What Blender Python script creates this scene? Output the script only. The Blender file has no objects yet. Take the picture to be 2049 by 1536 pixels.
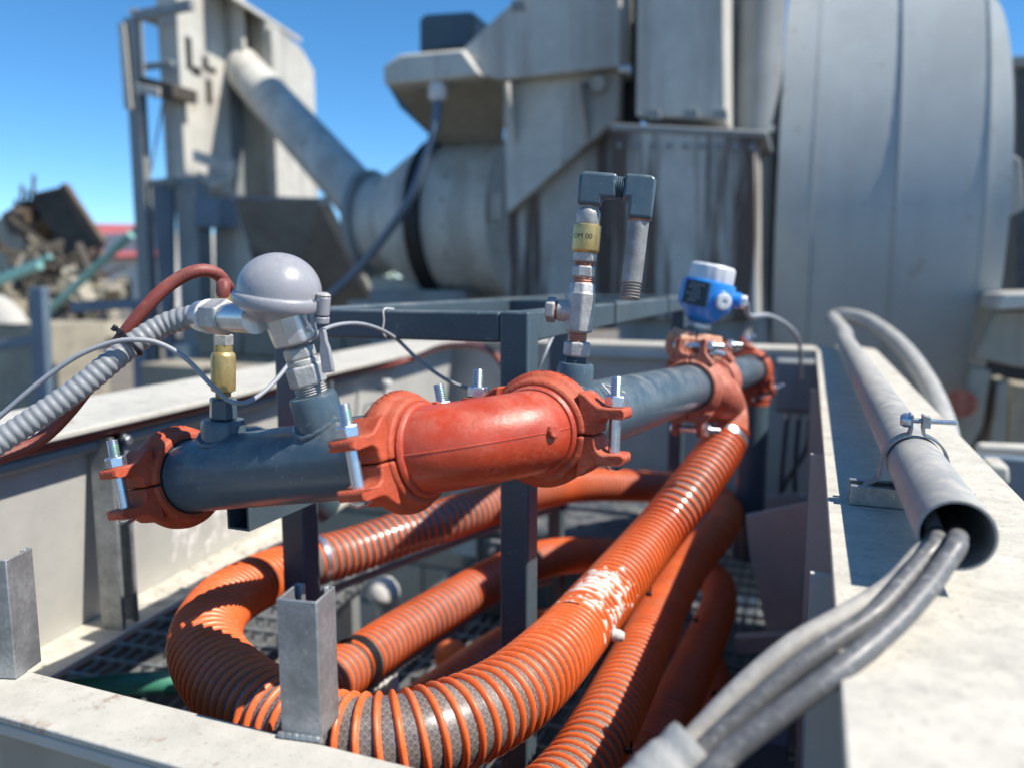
import bpy, bmesh, math, random
from mathutils import Vector, Matrix, noise
R = math.radians
random.seed(7)
sc = bpy.context.scene
COL = sc.collection

# ------------------------------------------------------------------ camera
H = 2.6                 # eye height over the yard
PITCH = R(7.4)
F = 1548.0              # focal length of the photograph in its own pixels (2049 wide)
cam_d = bpy.data.cameras.new('camera')
cam = bpy.data.objects.new('camera', cam_d)
COL.objects.link(cam)
cam.location = (0, 0, H)
cam.rotation_euler = (R(90) - PITCH, 0, 0)
cam_d.sensor_width = 36.0
cam_d.sensor_fit = 'HORIZONTAL'
cam_d.lens = 36.0 * F / 2049.0
cam_d.clip_start = 0.02
cam_d.clip_end = 3000
cam_d.dof.use_dof = True
cam_d.dof.focus_distance = 0.91
cam_d.dof.aperture_fstop = 2.6
sc.camera = cam

# ------------------------------------------------------------------ sky, sun, exposure
YAW = R(21.0)
a_ = Vector((math.sin(YAW), math.cos(YAW), 0))      # along the rim, away from the camera
b_ = Vector((math.cos(YAW), -math.sin(YAW), 0))     # across the rim, to the right
UP = Vector((0, 0, 1))
SUN_EL = R(53)
sun_h = (b_ * math.cos(R(1.0)) + a_ * math.sin(R(1.0))).normalized()
to_sun = (sun_h * math.cos(SUN_EL) + UP * math.sin(SUN_EL)).normalized()
world = bpy.data.worlds.new('World')
sc.world = world
world.use_nodes = True
wn = world.node_tree
wn.nodes.clear()
sky = wn.nodes.new('ShaderNodeTexSky')
sky.sky_type = 'NISHITA'
sky.sun_disc = False
sky.sun_elevation = SUN_EL
sky.sun_rotation = math.atan2(sun_h.x, sun_h.y)
sky.altitude = 0
sky.air_density = 0.7
sky.dust_density = 0.0
sky.ozone_density = 6.0
bg = wn.nodes.new('ShaderNodeBackground')
bg.inputs['Strength'].default_value = 0.120
wo = wn.nodes.new('ShaderNodeOutputWorld')
hs = wn.nodes.new('ShaderNodeHueSaturation')
hs.inputs['Saturation'].default_value = 1.16
hs.inputs['Hue'].default_value = 0.492
wn.links.new(sky.outputs['Color'], hs.inputs['Color'])
wn.links.new(hs.outputs['Color'], bg.inputs['Color'])
wn.links.new(bg.outputs['Background'], wo.inputs['Surface'])
sun_d = bpy.data.lights.new('sun', 'SUN')
sun_d.energy = 4.6
sun_d.angle = R(0.53)
sun_d.color = (1.0, 0.935, 0.835)
sun = bpy.data.objects.new('sun', sun_d)
COL.objects.link(sun)
sun.rotation_euler = to_sun.to_track_quat('Z', 'Y').to_euler()
sun.location = (5, -2, 9)
sc.view_settings.view_transform = 'Standard'
sc.view_settings.look = 'None'
sc.view_settings.gamma = 1.0
sc.view_settings.use_curve_mapping = False
sc.view_settings.exposure = 0.74
sc.cycles.use_denoising = True
sc.cycles.max_bounces = 8
sc.cycles.sample_clamp_indirect = 6.0

# ------------------------------------------------------------------ where things stand
CP, SP = math.cos(PITCH), math.sin(PITCH)
def W(px, py, d):
    """point at photograph pixel px,py and optical depth d metres"""
    x = (px - 1024.5) / F * d; dn = (py - 768.0) / F * d
    return Vector((x, d * CP - dn * SP, H - (dn * CP + d * SP)))
def camvec(x, dn, d):
    return Vector((x, d * CP - dn * SP, -(dn * CP + d * SP)))
EYE = Vector((0, 0, H))
def ray(px, py):
    return W(px, py, 1.0) - EYE
def onA(px, py, D):
    r = ray(px, py); return EYE + r * (D / r.dot(a_))
def onB(px, py, L):
    r = ray(px, py); return EYE + r * (L / r.dot(b_))
def onZ(px, py, z):
    r = ray(px, py); return EYE + r * (z / r.z)
def AB(A, B, z):
    """rim coordinates: A along, B across, z relative to the eye"""
    v = a_ * A + b_ * B
    return Vector((v.x, v.y, H + z))

# ------------------------------------------------------------------ mesh helpers
def perp(d, hint=UP):
    d = d.normalized()
    h = hint - d * hint.dot(d)
    if h.length < 1e-4:
        h = Vector((1, 0, 0)) - d * d.x
    h.normalize()
    return h, d.cross(h).normalized()

class MB:
    def __init__(s):
        s.v = []; s.f = []; s.uv = None
    def add(s, vs, fs):
        o = len(s.v)
        s.v += [Vector(p) for p in vs]
        s.f += [tuple(i + o for i in f) for f in fs]
        return s
    def box(s, c, dx, dy, dz, X=None, Y=None, Z=None):
        """full sizes along the axes X, Y, Z (default rim axes b, a, up)"""
        X = b_ if X is None else X; Y = a_ if Y is None else Y; Z = UP if Z is None else Z
        vs = [c + X * (i * dx / 2) + Y * (j * dy / 2) + Z * (k * dz / 2) for k in (-1, 1) for j in (-1, 1) for i in (-1, 1)]
        return s.add(vs, [(0, 2, 3, 1), (4, 5, 7, 6), (0, 1, 5, 4), (2, 6, 7, 3), (0, 4, 6, 2), (1, 3, 7, 5)])
    def span(s, A0, A1, B0, B1, z0, z1):
        return s.box(AB((A0 + A1) / 2, (B0 + B1) / 2, (z0 + z1) / 2), B1 - B0, A1 - A0, z1 - z0)
    def prism(s, pts, ext):
        n = len(pts); ext = Vector(ext)
        vs = [Vector(p) for p in pts] + [Vector(p) + ext for p in pts]
        fs = [tuple(range(n))[::-1], tuple(range(n, 2 * n))]
        fs += [(i, (i + 1) % n, (i + 1) % n + n, i + n) for i in range(n)]
        return s.add(vs, fs)
    def revolve(s, prof, o, ax, n=24, a0=0.0, a1=2 * math.pi, hint=UP, closed=False):
        """prof: list of (radius, height along ax)"""
        p, q = perp(ax, hint); ax = ax.normalized()
        full = abs(a1 - a0 - 2 * math.pi) < 1e-6
        m = n if full else n + 1
        k = len(prof); vs = []
        for i in range(m):
            t = a0 + (a1 - a0) * i / n
            r = p * math.cos(t) + q * math.sin(t)
            vs += [o + ax * h + r * rr for rr, h in prof]
        fs = []
        kk = k if closed else k - 1
        for i in range(n):
            j = (i + 1) % m
            for e in range(kk):
                g = (e + 1) % k
                fs.append((i * k + e, j * k + e, j * k + g, i * k + g))
        if not closed and full:
            if prof[0][0] > 1e-6: fs.append(tuple(i * k for i in range(m))[::-1])
            if prof[-1][0] > 1e-6: fs.append(tuple(i * k + k - 1 for i in range(m)))
        if closed and not full:
            fs.append(tuple(range(k))); fs.append(tuple((m - 1) * k + e for e in range(k))[::-1])
        return s.add(vs, fs)
    def cyl(s, p0, p1, r, n=20, r1=None):
        p0 = Vector(p0); p1 = Vector(p1)
        r1 = r if r1 is None else r1
        return s.revolve([(r, 0), (r1, (p1 - p0).length)], p0, p1 - p0, n)
    def hexn(s, p0, p1, r, c=0.12):
        """hexagon with chamfered ends; r over the corners"""
        L = (p1 - p0).length
        e = min(r * c, L * .3)
        return s.revolve([(r * .88, 0), (r, e), (r, L - e), (r * .88, L)], p0, p1 - p0, 6)
    def thread(s, p0, p1, r, pitch, n=20):
        L = (p1 - p0).length; k = max(3, int(L / pitch)); prof = [(r * .86, 0)]
        for i in range(k):
            prof += [(r, (i + .35) * L / k), (r * .86, (i + 1) * L / k)]
        return s.revolve(prof, p0, p1 - p0, n)
    def tube(s, path, r, n=16, caps=True, uv=False):
        m = len(path); vs = []; fs = []; uvs = []
        t0 = (path[1] - path[0]).normalized()
        p, q = perp(t0); L = 0; last = t0
        for i in range(m):
            t = (path[min(i + 1, m - 1)] - path[max(i - 1, 0)]).normalized()
            p = (last.rotation_difference(t)) @ p
            p = (p - t * p.dot(t)).normalized(); q = t.cross(p); last = t
            rr = r[i] if isinstance(r, (list, tuple)) else r
            for j in range(n):
                an = 2 * math.pi * j / n
                vs.append(path[i] + (p * math.cos(an) + q * math.sin(an)) * rr)
            if i: L += (path[i] - path[i - 1]).length
            uvs.append(L)
        for i in range(m - 1):
            for j in range(n):
                k = (j + 1) % n
                fs.append((i * n + j, i * n + k, (i + 1) * n + k, (i + 1) * n + j))
        if uv:
            s.uv = []
            for i in range(m - 1):
                for j in range(n):
                    s.uv += [(uvs[i], j / n), (uvs[i], (j + 1) / n), (uvs[i + 1], (j + 1) / n), (uvs[i + 1], j / n)]
        elif caps:
            fs += [tuple(range(n))[::-1], tuple((m - 1) * n + j for j in range(n))]
        return s.add(vs, fs)
    def build(s, name, mat, parent=None, bevel=0, smooth=40, seg=2, recalc=True, subsurf=0):
        if parent is None:
            lo = Vector((min(p.x for p in s.v), min(p.y for p in s.v), min(p.z for p in s.v)))
            hi = Vector((max(p.x for p in s.v), max(p.y for p in s.v), max(p.z for p in s.v)))
            org = Vector(((lo.x + hi.x) / 2, (lo.y + hi.y) / 2, lo.z))
        else:
            org = worldloc(parent)
        me = bpy.data.meshes.new(name)
        me.from_pydata([p - org for p in s.v], [], s.f)
        if s.uv:
            ul = me.uv_layers.new(name='UVMap')
            for i, c in enumerate(s.uv): ul.data[i].uv = c
        elif recalc:
            bm = bmesh.new(); bm.from_mesh(me)
            bmesh.ops.recalc_face_normals(bm, faces=bm.faces)
            bm.to_mesh(me); bm.free()
        if smooth:
            me.polygons.foreach_set('use_smooth', [True] * len(me.polygons))
            me.set_sharp_from_angle(angle=R(smooth))
        me.materials.append(mat)
        o = bpy.data.objects.new(name, me)
        COL.objects.link(o)
        if parent is None:
            o.location = org; ORG[o.name] = org
        else:
            o.parent = parent; ORG[o.name] = org
        if bevel:
            md = o.modifiers.new('bevel', 'BEVEL'); md.width = bevel; md.segments = seg
            md.limit_method = 'ANGLE'; md.angle_limit = R(35); md.harden_normals = False
        if subsurf:
            md = o.modifiers.new('sub', 'SUBSURF'); md.levels = subsurf; md.render_levels = subsurf
        return o
ORG = {}
def worldloc(o):
    return ORG[o.name]
def tag(o, label, cat, group=None, kind=None):
    if label: o['label'] = label
    if cat: o['category'] = cat
    if group: o['group'] = group
    if kind: o['kind'] = kind
    return o
def thing(name, label, cat, loc, group=None):
    o = bpy.data.objects.new(name, None); COL.objects.link(o)
    o.empty_display_size = 0.05
    o.location = loc; ORG[o.name] = Vector(loc)
    return tag(o, label, cat, group)
def struct(o):
    o['kind'] = 'structure'; return o
def spline(pts, step=0.01):
    """centripetal-ish Catmull-Rom, resampled evenly"""
    P = [pts[0] * 2 - pts[1]] + list(pts) + [pts[-1] * 2 - pts[-2]]
    out = []
    for i in range(1, len(P) - 2):
        p0, p1, p2, p3 = P[i - 1:i + 3]
        for k in range(24):
            t = k / 24
            out.append(0.5 * ((2 * p1) + (p2 - p0) * t + (2 * p0 - 5 * p1 + 4 * p2 - p3) * t * t + (3 * p1 - p0 - 3 * p2 + p3) * t ** 3))
    out.append(P[-2])
    res = [out[0]]; acc = 0.0
    for i in range(1, len(out)):
        a, b = out[i - 1], out[i]
        L = (b - a).length
        while acc + L >= step:
            t = (step - acc) / L
            a = a.lerp(b, t); res.append(a.copy()); L = (b - a).length; acc = 0.0
        acc += L
    if (res[-1] - out[-1]).length > step * .3: res.append(out[-1])
    return res
def smooth_path(path, it=3):
    for _ in range(it):
        path = [path[0]] + [(path[i - 1] + path[i] * 2 + path[i + 1]) / 4 for i in range(1, len(path) - 1)] + [path[-1]]
    return path

# ------------------------------------------------------------------ materials
def mat(name, col, rough=.5, metal=0.0, var=.12, scale=12, bump=0.0, bscale=80, dust=None, dustamt=0.0, dscale=9, rust=0.0, rscale=7, streak=0.0, spec=.5, coat=0, sheen=0, speck=0.0, scuff=0.0, scuffcol=(.6, .5, .46), grit=0.0):
    m = bpy.data.materials.new(name); m.use_nodes = True
    nt = m.node_tree; N = nt.nodes; L = nt.links
    bs = N['Principled BSDF']
    bs.inputs['Roughness'].default_value = rough
    bs.inputs['Metallic'].default_value = metal
    bs.inputs['Specular IOR Level'].default_value = spec
    bs.inputs['Coat Weight'].default_value = coat
    bs.inputs['Coat Roughness'].default_value = .15
    tc = N.new('ShaderNodeTexCoord')
    def nz(sc_, det=4, rg=.6, vec=None):
        n = N.new('ShaderNodeTexNoise'); n.inputs['Scale'].default_value = sc_
        n.inputs['Detail'].default_value = det; n.inputs['Roughness'].default_value = rg
        L.new(vec or tc.outputs['Object'], n.inputs['Vector']); return n.outputs['Fac']
    def ramp(fac, lo, hi):
        r = N.new('ShaderNodeMapRange'); r.inputs['From Min'].default_value = lo; r.inputs['From Max'].default_value = hi
        r.clamp = True; L.new(fac, r.inputs['Value']); return r.outputs['Result']
    def mix(fac, A, B, mode='MIX'):
        x = N.new('ShaderNodeMix'); x.data_type = 'RGBA'; x.blend_type = mode
        if isinstance(fac, float): x.inputs[0].default_value = fac
        else: L.new(fac, x.inputs[0])
        for sk, val in ((x.inputs[6], A), (x.inputs[7], B)):
            if isinstance(val, tuple): sk.default_value = (*val, 1)
            else: L.new(val, sk)
        return x.outputs[2]
    def mul(A, B):
        x = N.new('ShaderNodeMath'); x.operation = 'MULTIPLY'
        for i, v in enumerate((A, B)):
            if isinstance(v, (int, float)): x.inputs[i].default_value = v
            else: L.new(v, x.inputs[i])
        return x.outputs[0]
    lo = tuple(max(0, c * (1 - var)) for c in col); hi = tuple(min(1, c * (1 + var)) for c in col)
    c = mix(ramp(nz(scale), .3, .7), lo, hi)
    c = mix(mul(ramp(nz(scale * 7, 3), .42, .72), min(1, var * 2)), c, tuple(x * .72 for x in col))
    if streak:
        mp = N.new('ShaderNodeMapping'); mp.inputs['Scale'].default_value = (1, 1, .07)
        L.new(tc.outputs['Object'], mp.inputs['Vector'])
        c = mix(mul(ramp(nz(4.5, 4, .65, mp.outputs[0]), .47, .62), streak), c, (.085, .055, .042))
        c = mix(mul(ramp(nz(7, 5, .7, mp.outputs[0]), .55, .75), streak * .7), c, (.5, .5, .47))
    if rust:
        c = mix(mul(ramp(nz(rscale, 6, .7), .60, .70), rust), c, (.20, .085, .035))
    df = None
    if dust:
        g = N.new('ShaderNodeNewGeometry'); sp = N.new('ShaderNodeSeparateXYZ'); L.new(g.outputs['Normal'], sp.inputs[0])
        up = ramp(sp.outputs['Z'], -.15, .9)
        df = mul(mul(ramp(nz(dscale, 6, .72), .42, .66), up), dustamt)
        c = mix(df, c, dust)
    if speck:
        c = mix(mul(ramp(nz(160, 2, .5), .66, .70), speck), c, (.55, .53, .5))
    if grit:
        c = mix(mul(ramp(nz(55, 8, .85), .56, .60), grit), c, tuple(x * .55 for x in col))
        c = mix(mul(ramp(nz(210, 3, .6), .64, .67), grit), c, (.11, .085, .06))
        c = mix(mul(ramp(nz(34, 9, .9), .60, .63), grit * .7), c, (.64, .62, .56))
    if scuff:
        mp2 = N.new('ShaderNodeMapping'); mp2.inputs['Scale'].default_value = (1, .35, 1); mp2.inputs['Rotation'].default_value = (.4, .9, .5)
        L.new(tc.outputs['Object'], mp2.inputs['Vector'])
        patch = ramp(nz(11, 3, .5), .50, .66)
        c = mix(mul(mul(ramp(nz(190, 5, .75, mp2.outputs[0]), .50, .62), patch), scuff), c, scuffcol)
        c = mix(mul(ramp(nz(75, 6, .8), .64, .66), scuff * .8), c, tuple(x * .35 for x in col))
    L.new(c, bs.inputs['Base Color'])
    rr = N.new('ShaderNodeMath'); rr.operation = 'MULTIPLY_ADD'
    L.new(nz(scale * 2.3, 4), rr.inputs[0]); rr.inputs[1].default_value = .3 * rough; rr.inputs[2].default_value = rough * .85
    if df is not None:
        r2 = N.new('ShaderNodeMath'); r2.operation = 'MULTIPLY_ADD'; L.new(df, r2.inputs[0]); r2.inputs[1].default_value = .45; L.new(rr.outputs[0], r2.inputs[2]); r2.use_clamp = True
        L.new(r2.outputs[0], bs.inputs['Roughness'])
    else:
        L.new(rr.outputs[0], bs.inputs['Roughness'])
    if bump:
        bp = N.new('ShaderNodeBump'); bp.inputs['Strength'].default_value = bump; bp.inputs['Distance'].default_value = .002
        L.new(nz(bscale, 4, .6), bp.inputs['Height']); L.new(bp.outputs['Normal'], bs.inputs['Normal'])
    return m
DUST = (.50, .47, .42)
M = {}
M['slate'] = mat('slate_blue_paint', (.058, .094, .122), .30, var=.10, scale=14, bump=.12, bscale=120, dust=DUST, dustamt=.25, dscale=22, speck=.12)
M['slate_frame'] = mat('dark_slate_paint', (.050, .078, .098), .42, var=.08, scale=8, bump=.08, dust=DUST, dustamt=.25, speck=.1)
M['red'] = mat('red_oxide_casting', (.42, .045, .015), .38, var=.16, scale=18, bump=.2, bscale=230, dust=(.50, .24, .18), dustamt=.36, dscale=24, scuff=.22, scuffcol=(.60, .30, .22))
M['red_cast'] = mat('red_rough_casting', (.40, .056, .018), .60, var=.25, scale=22, bump=.6, bscale=170, dust=(.46, .19, .11), dustamt=.45, dscale=30, scuff=.4, scuffcol=(.50, .27, .19))
M['red_pale'] = mat('dusty_red_casting', (.40, .095, .055), .6, var=.25, scale=30, bump=.4, bscale=130, dust=(.62, .43, .31), dustamt=.8, dscale=30)
M['salmon'] = mat('dust_caked_salmon_casting', (.48, .21, .13), .7, var=.3, scale=40, bump=.5, bscale=130, dust=(.66, .50, .36), dustamt=.95, dscale=40)
M['rubber'] = mat('black_rubber', (.012, .012, .013), .6, var=.2)
M['zinc'] = mat('zinc_plated', (.55, .60, .68), .27, .9, var=.10, scale=40, bump=.05)
M['thread_green'] = mat('green_thread_coating', (.18, .42, .25), .4, .55, var=.25, scale=60)
M['steel'] = mat('worn_fitting_steel', (.38, .38, .37), .45, .35, var=.28, scale=60, bump=.35, bscale=200, dust=(.55, .52, .49), dustamt=.55, dscale=60, speck=.3)
M['copper_paste'] = mat('copper_thread_paste', (.50, .24, .17), .5, .2, var=.35, scale=60, bump=.4, bscale=200)
M['brass'] = mat('brass', (.50, .37, .15), .36, .6, var=.22, scale=30, bump=.1, dust=(.75, .7, .6), dustamt=.3, dscale=45)
M['galv'] = mat('galvanised_steel', (.30, .32, .335), .46, .55, var=.38, scale=26, bump=.12, bscale=70, dust=DUST, dustamt=.25, dscale=20, speck=.3, scuff=.35, scuffcol=(.55, .56, .57))
M['nipple'] = mat('stained_nipple_steel', (.33, .33, .32), .5, .4, var=.35, scale=40, bump=.3, bscale=120, rust=.75, rscale=45, streak=.4)
M['beam'] = mat('pale_grey_beam_paint', (.46, .445, .395), .62, var=.12, scale=5, bump=.12, bscale=40, dust=(.52, .50, .45), dustamt=.5, dscale=26, rust=.9, rscale=16, scuff=.35, scuffcol=(.55, .53, .48), grit=.45)
M['beam_dusty'] = mat('dust_caked_beam_paint', (.45, .43, .375), .75, var=.16, scale=14, bump=.35, bscale=45, dust=(.57, .54, .46), dustamt=.7, dscale=30, rust=.4, rscale=18, scuff=.3, scuffcol=(.6, .57, .5), grit=.5)
M['beam_in'] = mat('grey_beam_web_paint', (.46, .455, .425), .55, var=.12, scale=4, bump=.1, dust=DUST, dustamt=.2, rust=.25, rscale=6, streak=.10)
M['machine'] = mat('machine_grey_paint', (.52, .505, .455), .5, var=.14, scale=2.6, bump=.05, bscale=20, rust=.45, rscale=5, streak=.30)
M['machine_dark'] = mat('weathered_grey_paint', (.24, .26, .265), .55, var=.18, scale=1.5, rust=.3, rscale=2, streak=.25)
M['machine_rust'] = mat('rust_streaked_paint', (.45, .44, .405), .6, var=.18, scale=3, rust=.7, rscale=3, streak=1.3)
M['drum'] = mat('tank_grey_paint', (.335, .37, .38), .40, var=.07, scale=1.3, bump=.04, bscale=12, rust=.45, rscale=6.5, streak=.09, dust=(.42, .38, .30), dustamt=0)
M['black'] = mat('black_tyre_and_gap_shade', (.010, .011, .013), .6, var=.2)  # black of the tyre, also the shade of gaps put into colour
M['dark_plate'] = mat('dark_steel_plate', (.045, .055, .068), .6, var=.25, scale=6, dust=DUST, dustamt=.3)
M['tan_under'] = mat('tan_grey_and_underside_shade', (.34, .32, .26), .6, var=.15, scale=2, streak=.2)  # tan of walls and bins, also underside shade put into colour
M['plastic'] = mat('grey_sensor_plastic', (.27, .275, .30), .36, var=.07, scale=20, bump=.12, bscale=260, dust=(.42, .41, .40), dustamt=.3, dscale=60, coat=.1, speck=.15)
M['alu'] = mat('cast_aluminium', (.52, .54, .56), .33, .7, var=.12, scale=40, bump=.15, bscale=120)
M['conduit'] = mat('grey_flex_conduit', (.23, .245, .26), .45, var=.08, scale=30, dust=DUST, dustamt=.2)
M['cable_grey'] = mat('grey_cable', (.26, .28, .31), .45, var=.08, scale=40, dust=DUST, dustamt=.3)
M['cable_dark'] = mat('dark_cable', (.05, .06, .075), .4, var=.1, scale=40, dust=DUST, dustamt=.3)
M['cable_black'] = mat('dusty_black_cable', (.10, .103, .108), .40, var=.10, scale=50, bump=.15, dust=(.30, .295, .285), dustamt=.45, dscale=160, speck=.3, scuff=.25, scuffcol=(.42, .41, .40))
M['cable_pale'] = mat('dust_coated_cable', (.30, .29, .27), .55, var=.12, scale=40, bump=.3, dust=(.46, .44, .40), dustamt=.6, dscale=130)
M['tape'] = mat('white_cloth_tape', (.38, .38, .36), .8, var=.12, scale=60, bump=.5, bscale=140)
M['tie'] = mat('black_nylon', (.012, .012, .014), .4, var=.1)
M['red_hose'] = mat('red_rubber_hose', (.19, .042, .032), .5, var=.18, scale=40, bump=.25, dust=(.42, .20, .16), dustamt=.45, dscale=60)
M['orange'] = mat('orange_helix_pvc', (.72, .125, .026), .38, var=.16, scale=14, bump=.10, dust=(.62, .33, .20), dustamt=.25, dscale=30, scuff=.18, scuffcol=(.66, .42, .32))
M['blue'] = mat('blue_enamel', (.012, .20, .62), .35, var=.06, scale=20, coat=.3)
M['white_cap'] = mat('white_enamel', (.60, .61, .64), .4, var=.05, scale=30)
M['paste'] = mat('dried_white_paste', (.56, .55, .53), .8, var=.10, scale=50, bump=.7, bscale=120)
M['plate_dark'] = mat('black_nameplate', (.02, .022, .026), .35, var=.1)
M['ink'] = mat('black_print', (.02, .018, .015), .6, var=.05)
M['white'] = mat('white_plastic', (.62, .61, .58), .5, var=.06)
M['pvc'] = mat('grey_pvc_conduit', (.31, .31, .305), .36, var=.10, scale=14, bump=.06, dust=(.52, .49, .40), dustamt=.6, dscale=34, scuff=.5, scuffcol=(.58, .55, .44), speck=.2)
M['pvc_in'] = mat('conduit_bore', (.10, .105, .11), .5, var=.1)
M['grate'] = mat('galvanised_grating', (.26, .27, .28), .55, .4, var=.2, scale=20, dust=DUST, dustamt=.4)
M['green'] = mat('green_pvc', (.05, .22, .15), .5, var=.15)
M['teal'] = mat('faded_teal_paint', (.16, .33, .31), .6, var=.15, scale=3)
M['concrete'] = mat('sandy_concrete', (.30, .27, .21), .85, var=.22, scale=4, bump=.5, bscale=18)
M['sand'] = mat('yard_sand', (.15, .13, .105), .95, var=.25, scale=1.2, bump=.8, bscale=6)
M['timber'] = mat('weathered_timber', (.075, .064, .052), .85, var=.35, scale=4, bump=.4)
M['rust'] = mat('rusty_steel', (.115, .08, .055), .8, var=.4, scale=5, bump=.5)
M['redroof'] = mat('red_sheet_roof', (.45, .12, .12), .6, var=.12, scale=2)
M['wallwhite'] = mat('white_render', (.60, .58, .54), .8, var=.1)
M['bluegrey'] = mat('blue_grey_steel_paint', (.11, .155, .21), .5, var=.15, scale=4)
M['leaf'] = mat('dark_foliage', (.035, .06, .025), .7, var=.35, scale=6)
M['glass'] = mat('dark_window_glass', (.03, .04, .05), .1, var=.1)
def hose_wall_mat():
    m = mat('clear_braided_hose_wall', (.115, .095, .088), .30, var=.35, scale=22, dust=(.27, .23, .20), dustamt=.5, dscale=25)
    nt = m.node_tree; N = nt.nodes; L = nt.links
    bs = N['Principled BSDF']; old = bs.inputs['Base Color'].links[0].from_socket
    tc = N.new('ShaderNodeTexCoord'); fac = None
    sep = N.new('ShaderNodeSeparateXYZ'); L.new(tc.outputs['UV'], sep.inputs[0])
    def line(ku, kv, w):
        a = N.new('ShaderNodeMath'); a.operation = 'MULTIPLY'; a.inputs[1].default_value = ku; L.new(sep.outputs[0], a.inputs[0])
        b = N.new('ShaderNodeMath'); b.operation = 'MULTIPLY_ADD'; b.inputs[1].default_value = kv; L.new(sep.outputs[1], b.inputs[0]); L.new(a.outputs[0], b.inputs[2])
        f = N.new('ShaderNodeMath'); f.operation = 'FRACT'; L.new(b.outputs[0], f.inputs[0])
        c = N.new('ShaderNodeMath'); c.operation = 'LESS_THAN'; c.inputs[1].default_value = w; L.new(f.outputs[0], c.inputs[0])
        return c.outputs[0]
    l1, l2, l3 = line(150, 30, .14), line(-150, 30, .14), line(0, 60, .12)
    for l in (l1, l2, l3):
        if fac is None: fac = l
        else:
            mx = N.new('ShaderNodeMath'); mx.operation = 'MAXIMUM'; L.new(fac, mx.inputs[0]); L.new(l, mx.inputs[1]); fac = mx.outputs[0]
    x = N.new('ShaderNodeMix'); x.data_type = 'RGBA'
    sc_ = N.new('ShaderNodeMath'); sc_.operation = 'MULTIPLY'; sc_.inputs[1].default_value = .30; L.new(fac, sc_.inputs[0])
    L.new(sc_.outputs[0], x.inputs[0]); L.new(old, x.inputs[6]); x.inputs[7].default_value = (.50, .47, .46, 1)
    L.new(x.outputs[2], bs.inputs['Base Color'])
    bs.inputs['Coat Weight'].default_value = .5
    return m
M['hose_wall'] = hose_wall_mat()
# ================================================================== yard and plant behind the pit
struct(MB().add([(-500, -150, 0), (500, -150, 0), (500, 1500, 0), (-500, 1500, 0)], [(0, 1, 2, 3)]).build('ground', M['sand'], recalc=False))

def pl(pts, D, ext, name, m, parent, bevel=.01):
    """plate or block: outline on the plane D metres along the rim axis, real depth ext along it"""
    return MB().prism([onA(x, y, D) for x, y in pts], a_ * ext).build(name, M[m], parent, bevel=bevel)
def pl2(top, Dt, bot, Db, th, name, m, parent):
    """sloping plate between an edge on plane Dt and an edge on plane Db"""
    P = [onA(x, y, Dt) for x, y in top] + [onA(x, y, Db) for x, y in bot]
    n = (P[1] - P[0]).cross(P[2] - P[1]).normalized()
    return MB().prism(P, n * th).build(name, M[m], parent)
def bb(A0, A1, B0, B1, z0, z1, name, m, parent, bevel=.01):
    return MB().span(A0, A1, B0, B1, z0, z1).build(name, M[m], parent, bevel=bevel)
def pB(px, D):  # across coordinate of a pixel column on plane D (near the horizon)
    return onA(px, 500, D).dot(b_)
def pz(py, px, D):
    return onA(px, py, D).z - H
ZGR = -H

# ---- big horizontal tank on the right
D = 5.0
Bt0, Bt1 = pB(1548, D), 1.0
r_t = 2.15
cz = .42
t = thing('drum_tank', 'huge grey cylindrical drum lying across the right background', 'tank', AB(D + r_t, (Bt0 + Bt1) / 2, ZGR))
axo = AB(D + r_t, Bt0, cz)
def ringp(B, r, h=.0): return (r, B - Bt0)
MB().revolve([(r_t - .02, 0), (r_t, .005), (r_t, pB(1622, D) - Bt0)], axo, b_, 96).build('shell_course', M['drum'], t, smooth=30)
MB().revolve([(r_t - .012, pB(1622, D) - Bt0 + .004), (r_t - .012, pB(1790, D) - Bt0)], axo, b_, 96).build('shell_course', M['drum'], t, smooth=30)
MB().revolve([(r_t - .004, pB(1790, D) - Bt0 + .004), (r_t - .004, pB(1968, D) - Bt0)], axo, b_, 96).build('shell_course', M['drum'], t, smooth=30)
be = pB(1968, D) - Bt0; b2_ = Bt1 - Bt0; r_e = 1.5
axe = AB(D + .03 + r_e, Bt0, cz)
MB().revolve([(r_e, be + .004), (r_e, b2_), (r_e - .10, b2_ + .01), (r_e - .12, b2_ - .02), (0, b2_ - .02)], axe, b_, 96).build('end_ring', M['drum'], t, smooth=30)
for px in (1620, 1790, 1966):
    MB().revolve([(r_t - .015, -.008), (r_t + .003, -.006), (r_t + .003, .006), (r_t - .015, .008)], axo + b_ * (pB(px, D) - Bt0), b_, 96).build('weld_seam', M['drum'], t)
pw = onA(2000, 385, D + .35)
MB().prism([pw + UP * .28 - b_ * .03, pw + UP * .18 + b_ * .1, pw + b_ * .14 - UP * .1, pw - b_ * .03 - UP * .2], a_ * .08 - b_ * .06).build('manhole_cover', M['machine_dark'], t, bevel=.01)
for k, B in enumerate((Bt0 + .4, Bt1 - .3)):
    bb(D + 1.2, D + 3.0, B - .12, B + .12, ZGR, cz - r_t + .3, 'saddle', 'machine_dark', t)

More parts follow.
